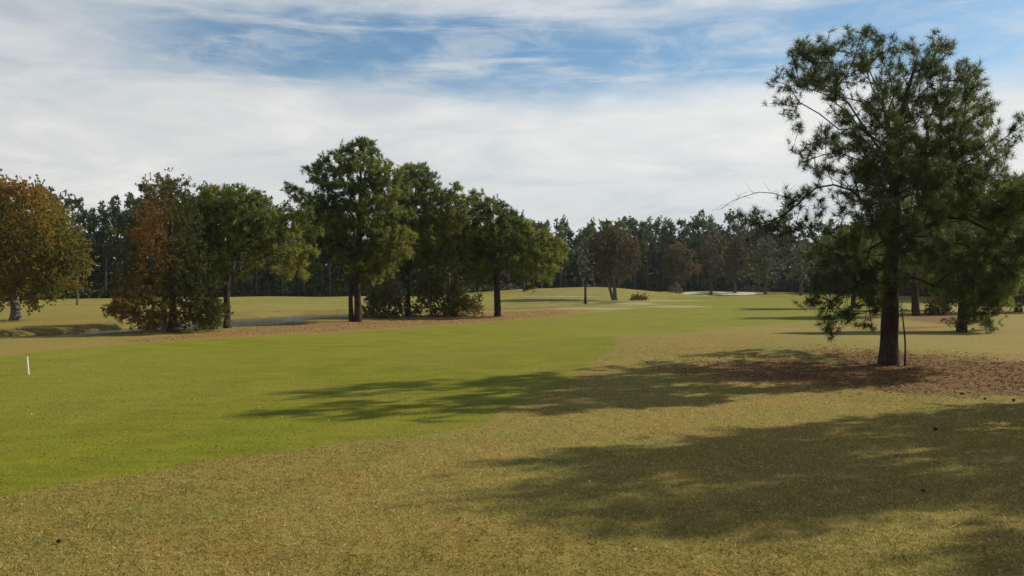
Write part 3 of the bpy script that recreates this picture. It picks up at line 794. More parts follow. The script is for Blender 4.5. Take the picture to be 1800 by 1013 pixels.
PN = dict(K=20, L=.30, W=.052, shoot_per=6, squash=.68, flare=1.15, spread=1.0, leaf=M['needle_mid'], bark=M['bark'], spacing=.66, leafspread=.15, tip=.014)
def right_lit_tint(C, T, b): return (T - .5) * 1.7 + .53 + .16 * np.clip((C[:, 0] - b[0]) / 4, -1.2, 1.5) - .05 * np.clip((C[:, 2] - 8) / 4, -1, 1.2)  # sunlit right and lower crown sides painted into the needle tint
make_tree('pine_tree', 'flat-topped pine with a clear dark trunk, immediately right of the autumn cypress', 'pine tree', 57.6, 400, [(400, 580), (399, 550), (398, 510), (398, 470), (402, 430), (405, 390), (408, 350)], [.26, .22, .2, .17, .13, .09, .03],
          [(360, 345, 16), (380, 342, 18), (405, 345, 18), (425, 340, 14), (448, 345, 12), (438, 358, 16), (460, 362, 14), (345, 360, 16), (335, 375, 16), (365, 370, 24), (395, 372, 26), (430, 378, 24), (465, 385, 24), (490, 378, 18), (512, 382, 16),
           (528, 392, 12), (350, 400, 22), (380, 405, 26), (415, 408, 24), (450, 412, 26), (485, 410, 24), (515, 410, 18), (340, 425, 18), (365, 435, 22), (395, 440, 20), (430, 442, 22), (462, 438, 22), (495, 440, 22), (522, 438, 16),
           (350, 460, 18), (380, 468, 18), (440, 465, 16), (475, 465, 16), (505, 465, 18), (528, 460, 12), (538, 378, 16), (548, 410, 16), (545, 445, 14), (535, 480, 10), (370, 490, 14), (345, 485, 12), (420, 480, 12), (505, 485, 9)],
          limbs=[[(400, 450), (440, 425, .6), (490, 405, 1), (520, 400, 1.2)], [(400, 440), (370, 410, -.6), (345, 385, -.8)]], seed=11, tintf=right_lit_tint, **PN)
pf_b = [(612, 262, 16), (635, 256, 18), (590, 275, 12), (572, 283, 12), (655, 268, 16), (625, 285, 24), (600, 300, 18), (660, 295, 22), (575, 305, 16), (560, 300, 8), (552, 318, 12), (580, 328, 18), (678, 290, 12), (688, 312, 16), (650, 325, 26), (615, 330, 22),
        (512, 332, 10), (522, 342, 12), (535, 350, 14), (550, 348, 14), (570, 355, 20), (600, 360, 22), (545, 370, 18), (635, 365, 26), (672, 350, 24), (690, 375, 24), (575, 388, 22), (548, 395, 16), (605, 395, 24), (645, 400, 26), (680, 410, 26),
        (560, 420, 20), (590, 425, 22), (540, 420, 12), (625, 435, 24), (660, 440, 26), (690, 440, 24), (600, 455, 20), (640, 465, 22), (675, 470, 22), (570, 450, 16), (610, 480, 14), (650, 490, 16), (600, 500, 9), (706, 335, 20), (712, 375, 24), (704, 412, 24), (700, 305, 14), (545, 300, 10), (560, 292, 10), (700, 450, 22), (535, 440, 14), (550, 470, 14)]
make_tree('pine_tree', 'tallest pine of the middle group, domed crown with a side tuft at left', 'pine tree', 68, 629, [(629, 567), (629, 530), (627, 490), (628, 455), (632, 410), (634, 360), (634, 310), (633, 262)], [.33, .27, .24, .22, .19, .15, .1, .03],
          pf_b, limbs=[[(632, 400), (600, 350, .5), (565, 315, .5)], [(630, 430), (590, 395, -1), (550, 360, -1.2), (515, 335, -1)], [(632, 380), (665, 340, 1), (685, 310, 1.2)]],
          extra_trunks=[([(618, 563), (616, 530), (618, 495), (622, 470), (629, 445)], [.2, .17, .15, .12, .08])], seed=13, tintf=right_lit_tint, **PN)
pg_b = [(722, 300, 14), (740, 300, 16), (708, 310, 14), (758, 312, 12), (735, 322, 22), (765, 330, 16), (710, 335, 22), (785, 345, 16), (798, 342, 10), (755, 350, 22), (725, 358, 24), (790, 365, 14), (700, 365, 22), (770, 380, 20), (740, 388, 24), (705, 395, 24),
        (800, 385, 16), (815, 400, 16), (785, 405, 22), (750, 420, 26), (715, 428, 24), (820, 420, 18), (790, 435, 24), (688, 440, 20), (755, 450, 24), (720, 460, 22), (815, 450, 20), (785, 465, 20), (750, 478, 18), (695, 475, 18), (715, 490, 12), (830, 415, 18), (812, 352, 14), (812, 375, 18), (838, 440, 16), (835, 465, 16), (815, 482, 12), (805, 330, 9)]
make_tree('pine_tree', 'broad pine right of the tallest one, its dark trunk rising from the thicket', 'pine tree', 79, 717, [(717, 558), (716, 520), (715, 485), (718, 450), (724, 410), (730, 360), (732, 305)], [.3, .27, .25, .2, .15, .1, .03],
          pg_b, limbs=[[(717, 480), (750, 455, .5), (785, 425, 1)], [(722, 420), (760, 380, -.5), (795, 345, -1)]], seed=15, tintf=right_lit_tint, **PN)
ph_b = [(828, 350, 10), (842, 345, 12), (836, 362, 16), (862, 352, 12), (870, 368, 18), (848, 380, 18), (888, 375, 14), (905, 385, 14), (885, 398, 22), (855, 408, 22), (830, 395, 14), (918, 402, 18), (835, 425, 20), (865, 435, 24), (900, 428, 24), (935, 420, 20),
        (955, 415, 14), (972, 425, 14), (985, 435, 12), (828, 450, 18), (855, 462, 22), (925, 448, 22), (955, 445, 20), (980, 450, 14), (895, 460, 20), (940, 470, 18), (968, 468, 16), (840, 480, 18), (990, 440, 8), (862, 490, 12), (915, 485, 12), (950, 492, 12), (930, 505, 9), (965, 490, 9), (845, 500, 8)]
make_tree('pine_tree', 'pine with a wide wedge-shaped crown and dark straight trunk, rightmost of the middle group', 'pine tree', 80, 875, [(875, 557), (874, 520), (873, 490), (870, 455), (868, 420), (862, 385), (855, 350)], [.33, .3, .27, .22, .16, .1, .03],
          ph_b, limbs=[[(873, 480), (910, 455, .5), (950, 435, 1), (985, 440, 1.2)], [(868, 430), (895, 405, -.6), (920, 395, -1)]], seed=17, tintf=right_lit_tint, **PN)

# ------------------------------------------------------------------ shrubs
def shrub(name, label, d, base_px, blobs, leaf, spacing=.6, tintf=None, seed=1, K=10, L=.17, W=.12, cat='shrub', group=None, stems=6, shoot_per=10, depth=1.0):
    global rng
    rng = np.random.default_rng(seed * 57 + 3)
    bx = (base_px - CX) / F * d; bz = gz(bx, d)
    root = empty(name, (bx, d, bz)); tag(root, label, cat, group)
    BL = px_blobs(d, blobs, depth, seed, True)
    A_, bi = blob_points(BL, spacing)
    A_[:, 2] = np.maximum(A_[:, 2], terrain(A_[:, 0], A_[:, 1]) + .12)
    sk = Skel(); sk.add((bx, d, bz), -1)
    for k in range(stems):
        x = bx + rng.uniform(-.35, .35) * (max(b[0] for b in BL) - min(b[0] for b in BL)); y = d + rng.uniform(-.8, .8)
        z = gz(x, y); sk.path([(x, y, z + .08), (x + rng.normal() * .1, y, z + .4)], 0)
    tips = sk.grow(A_, bias=.2, step=.4, up=.1)
    R = sk.radii(tip=.009); mb = MB(); sk.mesh(mb, R, 0, 5, 3)
    for i in range(len(mb.v)): mb.v[i] = loc(root, mb.v[i])
    mb.build('stems', M['twig'], root)
    P = np.array(sk.p)[tips]
    C = np.concatenate([P + rng.normal(size=P.shape) * .26 for k in range(shoot_per)])
    C[:, 2] = np.maximum(C[:, 2], terrain(C[:, 0], C[:, 1]) + .05)
    T = .52 + .16 * rng.normal(size=len(C)) + .6 * (vnoise(C[:, 0], C[:, 2] + C[:, 1], 1.2, seed) - .5)
    if tintf: T = tintf(C, T, (bx, d, bz))
    mb = MB(); shoots(mb, loc(root, C), unit(rng.normal(size=C.shape) + [0, 0, .4]), K, L, W, np.clip(T, 0, 1), spread=1.2, kite=True)
    mb.build('foliage', leaf, root)
    return root
shrub('shrub', 'greyish leafy thicket between the two trunks of the middle pines', 76, 668, [(650, 545, 14), (665, 530, 18), (680, 515, 20), (695, 535, 20), (655, 520, 12), (675, 548, 16), (640, 550, 9), (690, 500, 16), (700, 550, 12), (668, 500, 12), (700, 520, 14)], M['greyshrub'], seed=2)
shrub('shrub', 'olive bush just right of the broad pine trunk in the thicket', 80, 755, [(735, 545, 14), (745, 525, 18), (765, 515, 18), (770, 540, 18), (750, 500, 14), (735, 510, 12), (785, 530, 14), (770, 495, 12)], M['shrub'], seed=3, tintf=lambda C, T, b: T + .02)
shrub('shrub', 'rust-tinged bush at the right end of the thicket below the pines', 81, 805, [(795, 545, 14), (800, 525, 18), (815, 535, 16), (785, 545, 12), (830, 545, 10), (790, 505, 14), (812, 512, 12), (835, 535, 8), (800, 490, 10)], M['shrub'], seed=4, tintf=lambda C, T, b: T + .08)
shrub('shrub', 'small yellow-green bush growing at the far right tip of the thicket', 86, 838, [(835, 540, 9), (845, 548, 7), (828, 528, 8), (842, 520, 6)], M['shrub'], seed=5, spacing=.5, tintf=lambda C, T, b: T)
shrub('shrub', 'low brown brush between the cypress and the flat-topped pine', 56, 352, [(330, 560, 12), (348, 550, 14), (365, 562, 12), (378, 548, 12), (340, 535, 12), (360, 530, 12), (380, 530, 9)], M['rust'], seed=6, spacing=.5, tintf=lambda C, T, b: T - .25)
shrub('shrub', 'dry brownish clump beside the sandy spot right of the twin-stemmed tree', 150, 1122, [(1112, 524, 4), (1120, 523, 5), (1130, 524, 4), (1138, 525, 3)], M['rust'], seed=7, spacing=.8, K=6, L=.25, W=.16)
shrub('shrub', 'dark rounded bush at the left end of the far bunkers', 195, 1188, [(1182, 512, 6), (1188, 508, 8), (1194, 514, 6), (1186, 498, 6)], M['greyshrub'], seed=8, spacing=.9, K=6, L=.3, W=.2)

# ------------------------------------------------------------------ deciduous singles before the far tree line
DC = dict(kite=True, spread=1.3, tip=.02)
make_tree('brown_leaved_tree', 'twin-stemmed tree with a round brown crown standing alone before the far woods', 'tree', 146, 1082, [(1084, 531), (1080, 505), (1074, 480), (1070, 450), (1068, 415)], [.36, .3, .24, .17, .06],
          [(1050, 425, 14), (1070, 415, 16), (1090, 418, 14), (1110, 428, 12), (1040, 440, 14), (1060, 440, 18), (1085, 438, 18), (1108, 448, 14), (1120, 445, 9), (1035, 458, 12), (1055, 462, 16), (1080, 462, 16), (1103, 468, 13), (1045, 480, 9), (1065, 484, 9), (1095, 484, 10), (1118, 465, 9), (1080, 405, 9)],
          1.15, 10, 10, .30, .22, M['brownleaf'], M['bark_grey'], extra_trunks=[([(1078, 531), (1072, 508), (1066, 485), (1058, 455)], [.28, .24, .2, .1])], leafspread=.6, seed=21, **DC)
make_tree('slender_tree', 'slender dark-stemmed tree with thin grey twigs left of the twin-stemmed tree', 'tree', 136, 1029, [(1029, 533), (1029, 510), (1029, 480), (1030, 450)], [.2, .17, .13, .05],
          [(1028, 445, 10), (1022, 460, 10), (1036, 460, 10), (1028, 475, 12), (1020, 490, 8), (1038, 485, 8)], 1.3, 5, 7, .25, .15, M['greyshrub'], M['bark'], leafspread=.6, seed=22, tintf=lambda C, T, b: T + .1, **DC)
for i, (px, d, base, blobs, leaf, lab, dt) in enumerate([
    (1190, 205, 515, [(1180, 445, 12), (1195, 440, 13), (1210, 450, 11), (1175, 462, 12), (1192, 462, 13), (1210, 468, 12), (1222, 475, 9), (1182, 482, 11), (1203, 485, 11), (1170, 478, 7)], 'rust', 'reddish-brown tree above the left far bunker', -.1),
    (1250, 215, 515, [(1245, 425, 12), (1262, 420, 11), (1248, 445, 12), (1266, 440, 12), (1240, 462, 10), (1258, 465, 12), (1250, 482, 10)], 'brownleaf', 'tall brown-leaved tree behind the gap between the two far bunkers', .1),
    (1292, 220, 515, [(1280, 440, 14), (1300, 435, 15), (1290, 460, 15), (1310, 460, 13), (1275, 470, 12), (1295, 482, 13), (1315, 485, 12)], 'rust', 'broad dull-orange tree behind the right far bunker', -.22),
    (1345, 215, 516, [(1335, 440, 14), (1355, 435, 14), (1345, 460, 14), (1362, 465, 12), (1330, 475, 12), (1350, 488, 12)], 'greyshrub', 'grey-brown tree right of the far bunkers', -.1),
    (1408, 200, 517, [(1400, 440, 13), (1415, 435, 12), (1405, 460, 13), (1420, 470, 12), (1395, 478, 11), (1410, 490, 10)], 'greyshrub', 'pale olive-brown tree seen left of the low foliage of the nearest pine', -.05),
]):
    make_tree('autumn_tree', lab, 'tree', d, px, [(px, base), (px, 490), (px - 2, 460), (px, 435)], [.32, .26, .2, .08], blobs, 1.6, 10, 10, .42, .32, M[leaf], M['bark_pale'], leafspread=.8, seed=30 + i,
              tintf=(lambda dt: (lambda C, T, b: T + dt))(dt), **DC)
# pale grass clump behind the bunkers
shrub('shrub', 'pale yellowish brush behind the right far bunker', 228, 1320, [(1300, 511, 4), (1312, 509, 5), (1325, 508, 5), (1338, 509, 4), (1350, 510, 4)], M['greyshrub'], seed=9, spacing=1.0, K=6, L=.3, W=.2, tintf=lambda C, T, b: T + .4)

# ------------------------------------------------------------------ trees behind the big pine
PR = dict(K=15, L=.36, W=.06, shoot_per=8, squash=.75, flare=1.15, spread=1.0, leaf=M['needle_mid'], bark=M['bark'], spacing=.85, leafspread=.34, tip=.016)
def disc(cx, cy, rx, ry, n, r, seed):
    r_ = np.random.default_rng(seed); out = []
    while len(out) < n:
        u, v = r_.uniform(-1, 1, 2)
        if u * u + v * v < 1: out.append((cx + u * rx, cy + v * ry, r * r_.uniform(.75, 1.25)))
    return out
make_tree('pine_tree', 'bushy dark pine left of and behind the nearest pine trunk', 'pine tree', 108, 1500, [(1500, 541), (1500, 500), (1500, 450), (1500, 400)], [.3, .26, .18, .05],
          disc(1498, 462, 52, 52, 42, 15, 3) + [(1500, 400, 8), (1515, 410, 10), (1480, 412, 9)], seed=41, **PR)
make_tree('pine_tree', 'yellow-green pine with a dark trunk standing in the shade behind the nearest pine', 'pine tree', 82, 1610, [(1610, 556), (1608, 520), (1606, 480), (1608, 430), (1612, 380), (1615, 345)], [.36, .32, .27, .2, .12, .04],
          disc(1615, 405, 62, 60, 44, 20, 4) + [(1560, 440, 18), (1570, 470, 16), (1660, 450, 18), (1680, 430, 18), (1640, 480, 13)], seed=43,
          limbs=[[(1607, 500), (1625, 512, -.5), (1650, 515, -1), (1672, 516, -1)]], tintf=lambda C, T, b: T + .12, **PR)
make_tree('pine_tree', 'bushy pine right of the nearest pine, with foliage hanging down to the grass', 'pine tree', 54, 1690, [(1690, 583), (1692, 550), (1694, 510), (1696, 460), (1700, 400), (1704, 350)], [.30, .27, .23, .17, .1, .04],
          disc(1710, 400, 95, 68, 52, 24, 5) + disc(1725, 492, 62, 42, 30, 20, 15) + [(1715, 480, 22), (1740, 470, 22), (1690, 470, 20), (1705, 505, 20), (1725, 520, 18), (1745, 545, 14), (1735, 560, 12), (1715, 550, 16), (1700, 530, 16), (1680, 540, 18, -.8), (1665, 520, 14, -.8), (1700, 565, 13, -.8), (1680, 560, 12, -.8), (1752, 530, 8), (1742, 572, 7), (1672, 500, 12), (1770, 450, 22), (1800, 430, 26)], seed=44, K=17, L=.30, W=.042, shoot_per=7, leaf=M['needle_mid'], bark=M['bark'], spacing=.66, leafspread=.26, tip=.013, flare=1.15, limbs=[[(1692, 530), (1715, 520, -.5), (1735, 540, -.8)]])
make_tree('pine_tree', 'shaded low-branched pine between the two trunks, just left of the hanging foliage', 'pine tree', 100, 1662, [(1662, 546), (1661, 510), (1660, 460), (1662, 400)], [.26, .22, .16, .05],
          disc(1664, 455, 55, 62, 40, 17, 24), seed=47, **PR)
make_tree('broadleaf_tree', 'dark leafy tree at the right edge behind the bushy pine', 'tree', 92, 1790, [(1790, 548), (1790, 510), (1792, 460), (1795, 400)], [.34, .28, .2, .08],
          disc(1795, 440, 85, 90, 66, 22, 8), 1.3, 7, 9, .3, .2, M['under'], M['bark'], kite=True, spread=1.2, leafspread=.6, seed=46, tip=.016, tintf=lambda C, T, b: T + .25)
shrub('shrub', 'low tan brush in the shade between the two trunks behind the nearest pine', 84, 1650, [(1630, 545, 8), (1645, 547, 8), (1660, 545, 9), (1638, 535, 8), (1655, 532, 9), (1670, 540, 8)], M['rust'], seed=12, spacing=.6)
shrub('shrub', 'dark evergreen bush under the trees at the right edge', 118, 1780, [(1760, 525, 12), (1780, 522, 14), (1800, 520, 14), (1822, 522, 14), (1745, 528, 8)], M['under'], seed=13, spacing=1.0, K=8, L=.28, W=.18)

# two tall pines right of the camera, whose shade falls over the foreground
def shade_pine(label, x, y, H, crown, seed, low, wide=.26):
    d = y; px = CX + F * x / d; k = F / d
    r_ = np.random.default_rng(seed); bl = []
    for i in range(crown):
        h = r_.uniform(low, 1); rad = wide * H * (1 - ((h - .55) / .62) ** 2) ** .5 if abs(h - .55) < .6 else .05 * H
        a = r_.uniform(0, 6.283); q = rad * r_.uniform(.35, 1) ** .6
        bl.append((x + q * math.cos(a), y + q * math.sin(a), H * h, .75, .75, .6))
    return make_tree('pine_tree', label, 'pine tree', d, px, [(px, HY + k * CAMH), (px + .1 * k, HY + k * (CAMH - H * .35)), (px - .1 * k, HY + k * (CAMH - H * .7)), (px, HY + k * (CAMH - H))], [.38, .3, .19, .03],
              (bl,), .58, 6, 18, .27, .04, M['needle'], M['bark'], seed=seed, leafspread=.26, tip=.011, minh=2.0)
shade_pine('tall pine beyond the right edge, casting the long foreground shadow', 21, 21.5, 13.2, 210, 51, .1)
shade_pine('broad pine farthest beyond the right edge, behind the tallest shading pine', 30, 24.0, 12.0, 150, 53, .1, .3)
shade_pine('second tall pine beyond the right edge, shading the near right corner', 26.5, 16.7, 14.0, 150, 52, .15)

# ------------------------------------------------------------------ far woods
LINE = np.array([(-150, 118), (-120, 128), (-88, 139), (-66, 160), (-36, 176), (-12, 178), (6, 204), (35, 225), (60, 240), (92, 236), (100, 200), (84, 150), (82, 128), (110, 110), (150, 100)], float)
seg = np.linalg.norm(np.diff(LINE, axis=0), axis=1); cum = np.r_[0, np.cumsum(seg)]
def line_at(s):
    return np.array([np.interp(s, cum, LINE[:, 0]), np.interp(s, cum, LINE[:, 1])])
def height_at(x, y):
    az = x / y
    return np.interp(az, [-.75, -.5, -.4, -.25, -.1, .03, .15, .19, .24, .3, .4, .5, .6, .9], [19, 20, 20.8, 20.5, 18.5, 18, 18.5, 21, 23, 22, 20, 18, 16, 16])

def proto_pine(seed, H=1.0):
    """unit: metres at 18 m tall, around the origin"""
    global rng
    rng = np.random.default_rng(seed)
    root = empty('woodland_pine')
    H = 18.0
    lean = rng.normal(0, .35, 2); low = rng.uniform(.42, .6)
    tp = [np.array([lean[0] * t, lean[1] * t, H * t]) for t in np.linspace(0, .97, 7)]; tp[0][2] = -.3
    mb = MB(); mb.tube(tp, np.interp(np.linspace(0, 1, 7), [0, 1], [.2, .04]), 6); tmb = mb
    sk = Skel(); sk.path(tp); n0 = len(sk.p); bl = []
    for k in range(17):
        h = rng.uniform(low, 1); r = H * .15 * (1 - abs((h - low) / (1 - low) - .4) ** 1.6) * rng.uniform(.4, 1.1); a = rng.uniform(0, 6.283)
        bl.append((lean[0] * h + r * math.cos(a), lean[1] * h + r * math.sin(a), H * h - .3, rng.uniform(.7, 1.2), rng.uniform(.7, 1.2), rng.uniform(.45, .8)))
    A_, _ = blob_points(bl, .95)
    tips = sk.grow(A_, step=1.2, minh=H * low * .85); R = sk.radii(tip=.02); mb = MB(); sk.mesh(mb, R, n0, 4, 3, .03); tmb.join(mb); tmb.build('trunk', M['bark_pale'], root, smooth=True)
    P = np.array(sk.p)[tips]; C = np.concatenate([P + rng.normal(size=P.shape) * .42 for _ in range(5)])
    T = .45 + .16 * rng.normal(size=len(C)) + .35 * (vnoise(C[:, 0] + C[:, 1], C[:, 2], .9, seed) - .5)
    mb = MB(); shoots(mb, C, unit(rng.normal(size=C.shape) * .5 + [0, 0, .8]), 10, .55, .24, np.clip(T, 0, 1), kite=True); mb.build('crown', M['needle_far'], root)
    return root
def proto_broad(seed, leaf):
    global rng
    rng = np.random.default_rng(seed)
    root = empty('woodland_broadleaf'); H = 13.0
    tp = [np.array([rng.normal(0, .12) * i, rng.normal(0, .12) * i, H * t]) for i, t in enumerate(np.linspace(0, .8, 5))]; tp[0][2] = -.3
    mb = MB(); mb.tube(tp, [.24, .2, .16, .11, .05], 6); tmb = mb
    sk = Skel(); sk.path(tp); n0 = len(sk.p); bl = []
    for k in range(16):
        h = rng.uniform(.3, .97); r = H * .25 * math.sqrt(max(1 - ((h - .62) / .42) ** 2, .05)) * rng.uniform(.3, 1); a = rng.uniform(0, 6.283)
        bl.append((r * math.cos(a), r * math.sin(a), H * h, 1.3, 1.3, 1.1))
    A_, _ = blob_points(bl, 1.25)
    tips = sk.grow(A_, step=1.2, minh=H * .2); R = sk.radii(tip=.018); mb = MB(); sk.mesh(mb, R, n0, 4, 3, 0); tmb.join(mb); tmb.build('trunk', M['bark_pale'], root, smooth=True)
    P = np.array(sk.p)[tips]; C = np.concatenate([P + rng.normal(size=P.shape) * .6 for _ in range(5)])
    T = .45 + .16 * rng.normal(size=len(C)) + .4 * (vnoise(C[:, 0] + C[:, 1], C[:, 2], .7, seed) - .5)
    mb = MB(); shoots(mb, C, unit(rng.normal(size=C.shape)), 9, .4, .32, np.clip(T, 0, 1), spread=1.2, kite=True); mb.build('crown', leaf, root)
    return root

protosP = [proto_pine(100 + i) for i in range(7)]
protosB = [proto_broad(200, M['brownleaf']), proto_broad(201, M['rust']), proto_broad(202, M['under']), proto_broad(203, M['brownleaf'])]
used_proto = set()
ZONES = [(-9, -.47, 'behind the round oak at the left edge'), (-.47, -.30, 'in the gap between the oak and the cypress'), (-.30, -.17, 'behind the flat-topped pine'), (-.17, -.02, 'behind the tallest middle pines'),
         (-.02, .08, 'left of the slender dark-stemmed tree'), (.08, .18, 'behind the twin-stemmed brown tree'), (.18, .29, 'behind the far bunkers'), (.29, .45, 'past the fairway end'), (.45, 9, 'far behind the nearest pine')]
def place(proto, x, y, s, rz, label, cat, group):
    if proto.name in used_proto:
        r = proto.copy(); COL.objects.link(r)
        for ch in proto.children:
            c = ch.copy(); COL.objects.link(c); c.parent = r
    else:
        r = proto; used_proto.add(proto.name)
    r.location = (x, y, gz(x, y)); r.rotation_euler = (0, 0, rz); r.scale = (s * .5 + .5, s * .5 + .5, s)
    r['label'] = label; r['category'] = cat; r['group'] = group
R_ = np.random.default_rng(99)
total = cum[-1]
rows = [(0, 5.2, 0), (5, 5.2, 1), (11, 5.6, 2), (18, 6.4, 3)]
rowname = ['in front row', 'in the second row', 'deep inside the wood', 'deep inside the wood', 'deep inside the wood', 'deep inside the wood']
for off, gap, ri in rows:
    s = R_.uniform(0, gap)
    while s < total:
        p = line_at(s); L = np.linalg.norm(p); q = p * (1 + (off + R_.uniform(-1.8, 1.8)) / L)
        s += gap * R_.uniform(.6, 1.4)
        az = q[0] / q[1]
        if not -.78 < az < .80: continue
        if az > .62 and ri > 2: continue
        zone = [z for z in ZONES if z[0] <= az < z[1]][0][2]
        zi = [z for z in ZONES if z[0] <= az < z[1]][0]
        hh = height_at(*q) + (0 if ri < 3 else 0)
        broad = R_.random() < (.20 if az > .08 else .10) and ri < 2
        row = 'on the wood edge' if ri == 0 else ('one rank inside' if ri == 1 else 'deep in the wood')
        if broad:
            k = int(R_.integers(0, 4)); col = ['grey-brown', 'rusty', 'dark green', 'dull brown'][k]
            place(protosB[k], q[0], q[1], hh * R_.uniform(.55, .78) / 13, R_.uniform(0, 6.28), f'{col} broadleaf tree {row} {zone}', 'tree', f'{col} broadleaf trees {row} {zone}')
        else:
            k = int(R_.integers(0, 7)); tall = R_.uniform(.80, 1.08)
            w = 'tall' if tall > .95 else 'lower'
            place(protosP[k], q[0], q[1], hh * tall / 18, R_.uniform(0, 6.28), f'{w} woodland pine {row} {zone}', 'pine tree', f'{w} woodland pines {row} {zone}')

def undergrowth():
    """a continuous belt of brush at the feet of the far woods and the dense dark growth inside it"""
    global rng
    rng = np.random.default_rng(5)
    mb = MB(); N = 42000
    s = rng.uniform(0, total, N); p = np.stack([np.interp(s, cum, LINE[:, 0]), np.interp(s, cum, LINE[:, 1])], 1)
    L = np.linalg.norm(p, axis=1, keepdims=True); off = rng.uniform(-1, 24, N)[:, None]; q = p * (1 + off / L)
    hmax = (1.3 + 3.2 * vnoise(s, off[:, 0] * .5, .16, 8)) * np.clip(.45 + off[:, 0] / 10, 0, 1.7)
    z = terrain(q[:, 0], q[:, 1]) + rng.random(N) ** .8 * hmax
    C = np.column_stack([q, z])
    T = .35 + .2 * rng.normal(size=N) + .5 * (vnoise(q[:, 0], q[:, 1], .12, 9) - .4)
    shoots(mb, C, unit(rng.normal(size=(N, 3))), 6, .7, .5, np.clip(T, 0, 1), spread=1.2, kite=True, along=.9)
    o = mb.build('woodland_undergrowth', M['under']); tag(o, 'continuous dark brush and saplings at the feet of the far woods', 'undergrowth', kind='stuff')
    # the wood continues behind the counted ranks
    mb = MB(); N = 50000
    s = rng.uniform(0, total, N); p = np.stack([np.interp(s, cum, LINE[:, 0]), np.interp(s, cum, LINE[:, 1])], 1)
    L = np.linalg.norm(p, axis=1, keepdims=True); off = rng.uniform(21, 60, N)[:, None]; q = p * (1 + off / L)
    h = np.interp(q[:, 0] / q[:, 1], [-.75, -.5, -.4, -.25, -.1, .03, .15, .24, .3, .4, .5, .9], [17, 17, 17.5, 18, 16, 15.5, 16.5, 20, 19.5, 17, 15, 14])
    top = h * (.62 + .28 * vnoise(s, off[:, 0], .35, 12)); z = rng.random(N) ** 1.15 * top
    shoots(mb, np.column_stack([q, z]), unit(rng.normal(size=(N, 3))), 5, 1.0, .7, np.clip(.35 + .18 * rng.normal(size=N), 0, 1), spread=1.2, kite=True, along=.9)
    o = mb.build('deep_wood', M['needle_far']); tag(o, 'deep green mass of the forest behind the ranks of far pines', 'forest', kind='stuff')
undergrowth()

# ------------------------------------------------------------------ white stake
def plain_mat(name, c, rough=.5, nscale=20, var=.12):
    m, nt, out = newmat(name); tc = nt.nodes.new('ShaderNodeTexCoord')
    p = nt.nodes.new('ShaderNodeBsdfPrincipled'); p.inputs['Roughness'].default_value = rough
    nt.links.new(ramp(nt, [(.3, tuple(x * (1 - var) for x in c)), (.7, c)], noise(nt, nscale, 4, .6, tc.outputs['Object'])), p.inputs['Base Color'])
    nt.links.new(p.outputs[0], out.inputs['Surface']); return m
d = F * CAMH / (661.5 - HY); sx = (50.5 - CX) / F * d
st = empty('marker_stake', (sx, d, gz(sx, d))); tag(st, 'short white marker stake leaning left on the green fairway at far left', 'stake')
mb = MB(); mb.tube([(0, 0, -.1), (-.003, 0, .02), (-.028, 0, .28), (-.052, 0, .545)], [.024, .026, .027, .027], 12, cap=True)
mb.build('post', plain_mat('white_stake_paint', (.80, .79, .72), .45), st, smooth=True)
mb = MB(); mb.tube([(-.0521, 0, .548), (-.0525, 0, .553), (-.0545, 0, .575), (-.055, 0, .582)], [.031, .034, .034, .022], 12, cap=True)
mb.build('cap', plain_mat('white_cap_plastic', (.82, .81, .76), .4), st, smooth=True)

# ------------------------------------------------------------------ pine cones in the grass
cone_m = plain_mat('pine_cone_scales', (.10, .06, .035), .8, 60, .5)
def cone_mesh():
    mb = MB(); n = 12; L = .095
    for k in range(n):
        t = (k + .5) / n; r = .034 * math.sin(math.pi * (.12 + .83 * t)) ** .8 + .004; z = L * t
        m_ = 9; a = np.arange(m_) * 2 * math.pi / m_ + k * 2.4
        for q in a:
            c = np.array([math.cos(q), math.sin(q), 0]); s = np.array([-math.sin(q), math.cos(q), 0]); up = np.array([0, 0, 1])
            b0 = np.array([0, 0, z]) + c * r * .35; tip = np.array([0, 0, z + .006]) + c * r
            V = np.array([b0 - s * .004, b0 + s * .004, tip + s * .008, tip + c * .003 + up * .002, tip - s * .008, b0 - up * .006, tip - up * .006 - c * .002])
            mb.tris(V, [(0, 1, 2), (0, 2, 3), (0, 3, 4), (5, 6, 2), (5, 2, 1), (5, 4, 6), (5, 0, 4), (2, 6, 3), (3, 6, 4)], np.full(7, .5))
    mb.tube([(0, 0, -.004), (0, 0, L * .5), (0, 0, L)], [.012, .014, .004], 7, cap=True)
    return mb
cones = [(107, 958, 'on the dry grass at the bottom left, alone'), (1688, 695, 'on brown needles, leftmost of three beside the nearest pine'), (1733, 704, 'on brown needles, middle of three beside the nearest pine'),
         (1780, 708, 'on brown needles, rightmost of three near the right edge'), (1626, 865, 'in the middle of the foreground shade'), (1648, 758, 'on bare ground between two shadows, below the nearest pine')]
c0 = None
for i, (px, py, where) in enumerate(cones):
    x, y = G(px, py)
    if c0 is None: c0 = o = cone_mesh().build('pine_cone', cone_m)
    else: o = c0.copy(); COL.objects.link(o)
    o.location = (x, y, float(sample_z(np.array([x]), np.array([y]))[0]) + .03)
    o.rotation_euler = (R_.uniform(1.2, 1.9), 0, R_.uniform(0, 6.28)); k = .6 if y < 15 else .95; o.scale = (k, k, k)
    tag(o, 'small dark pine cone lying ' + where, 'pine cone', 'pine cones fallen in the grass')

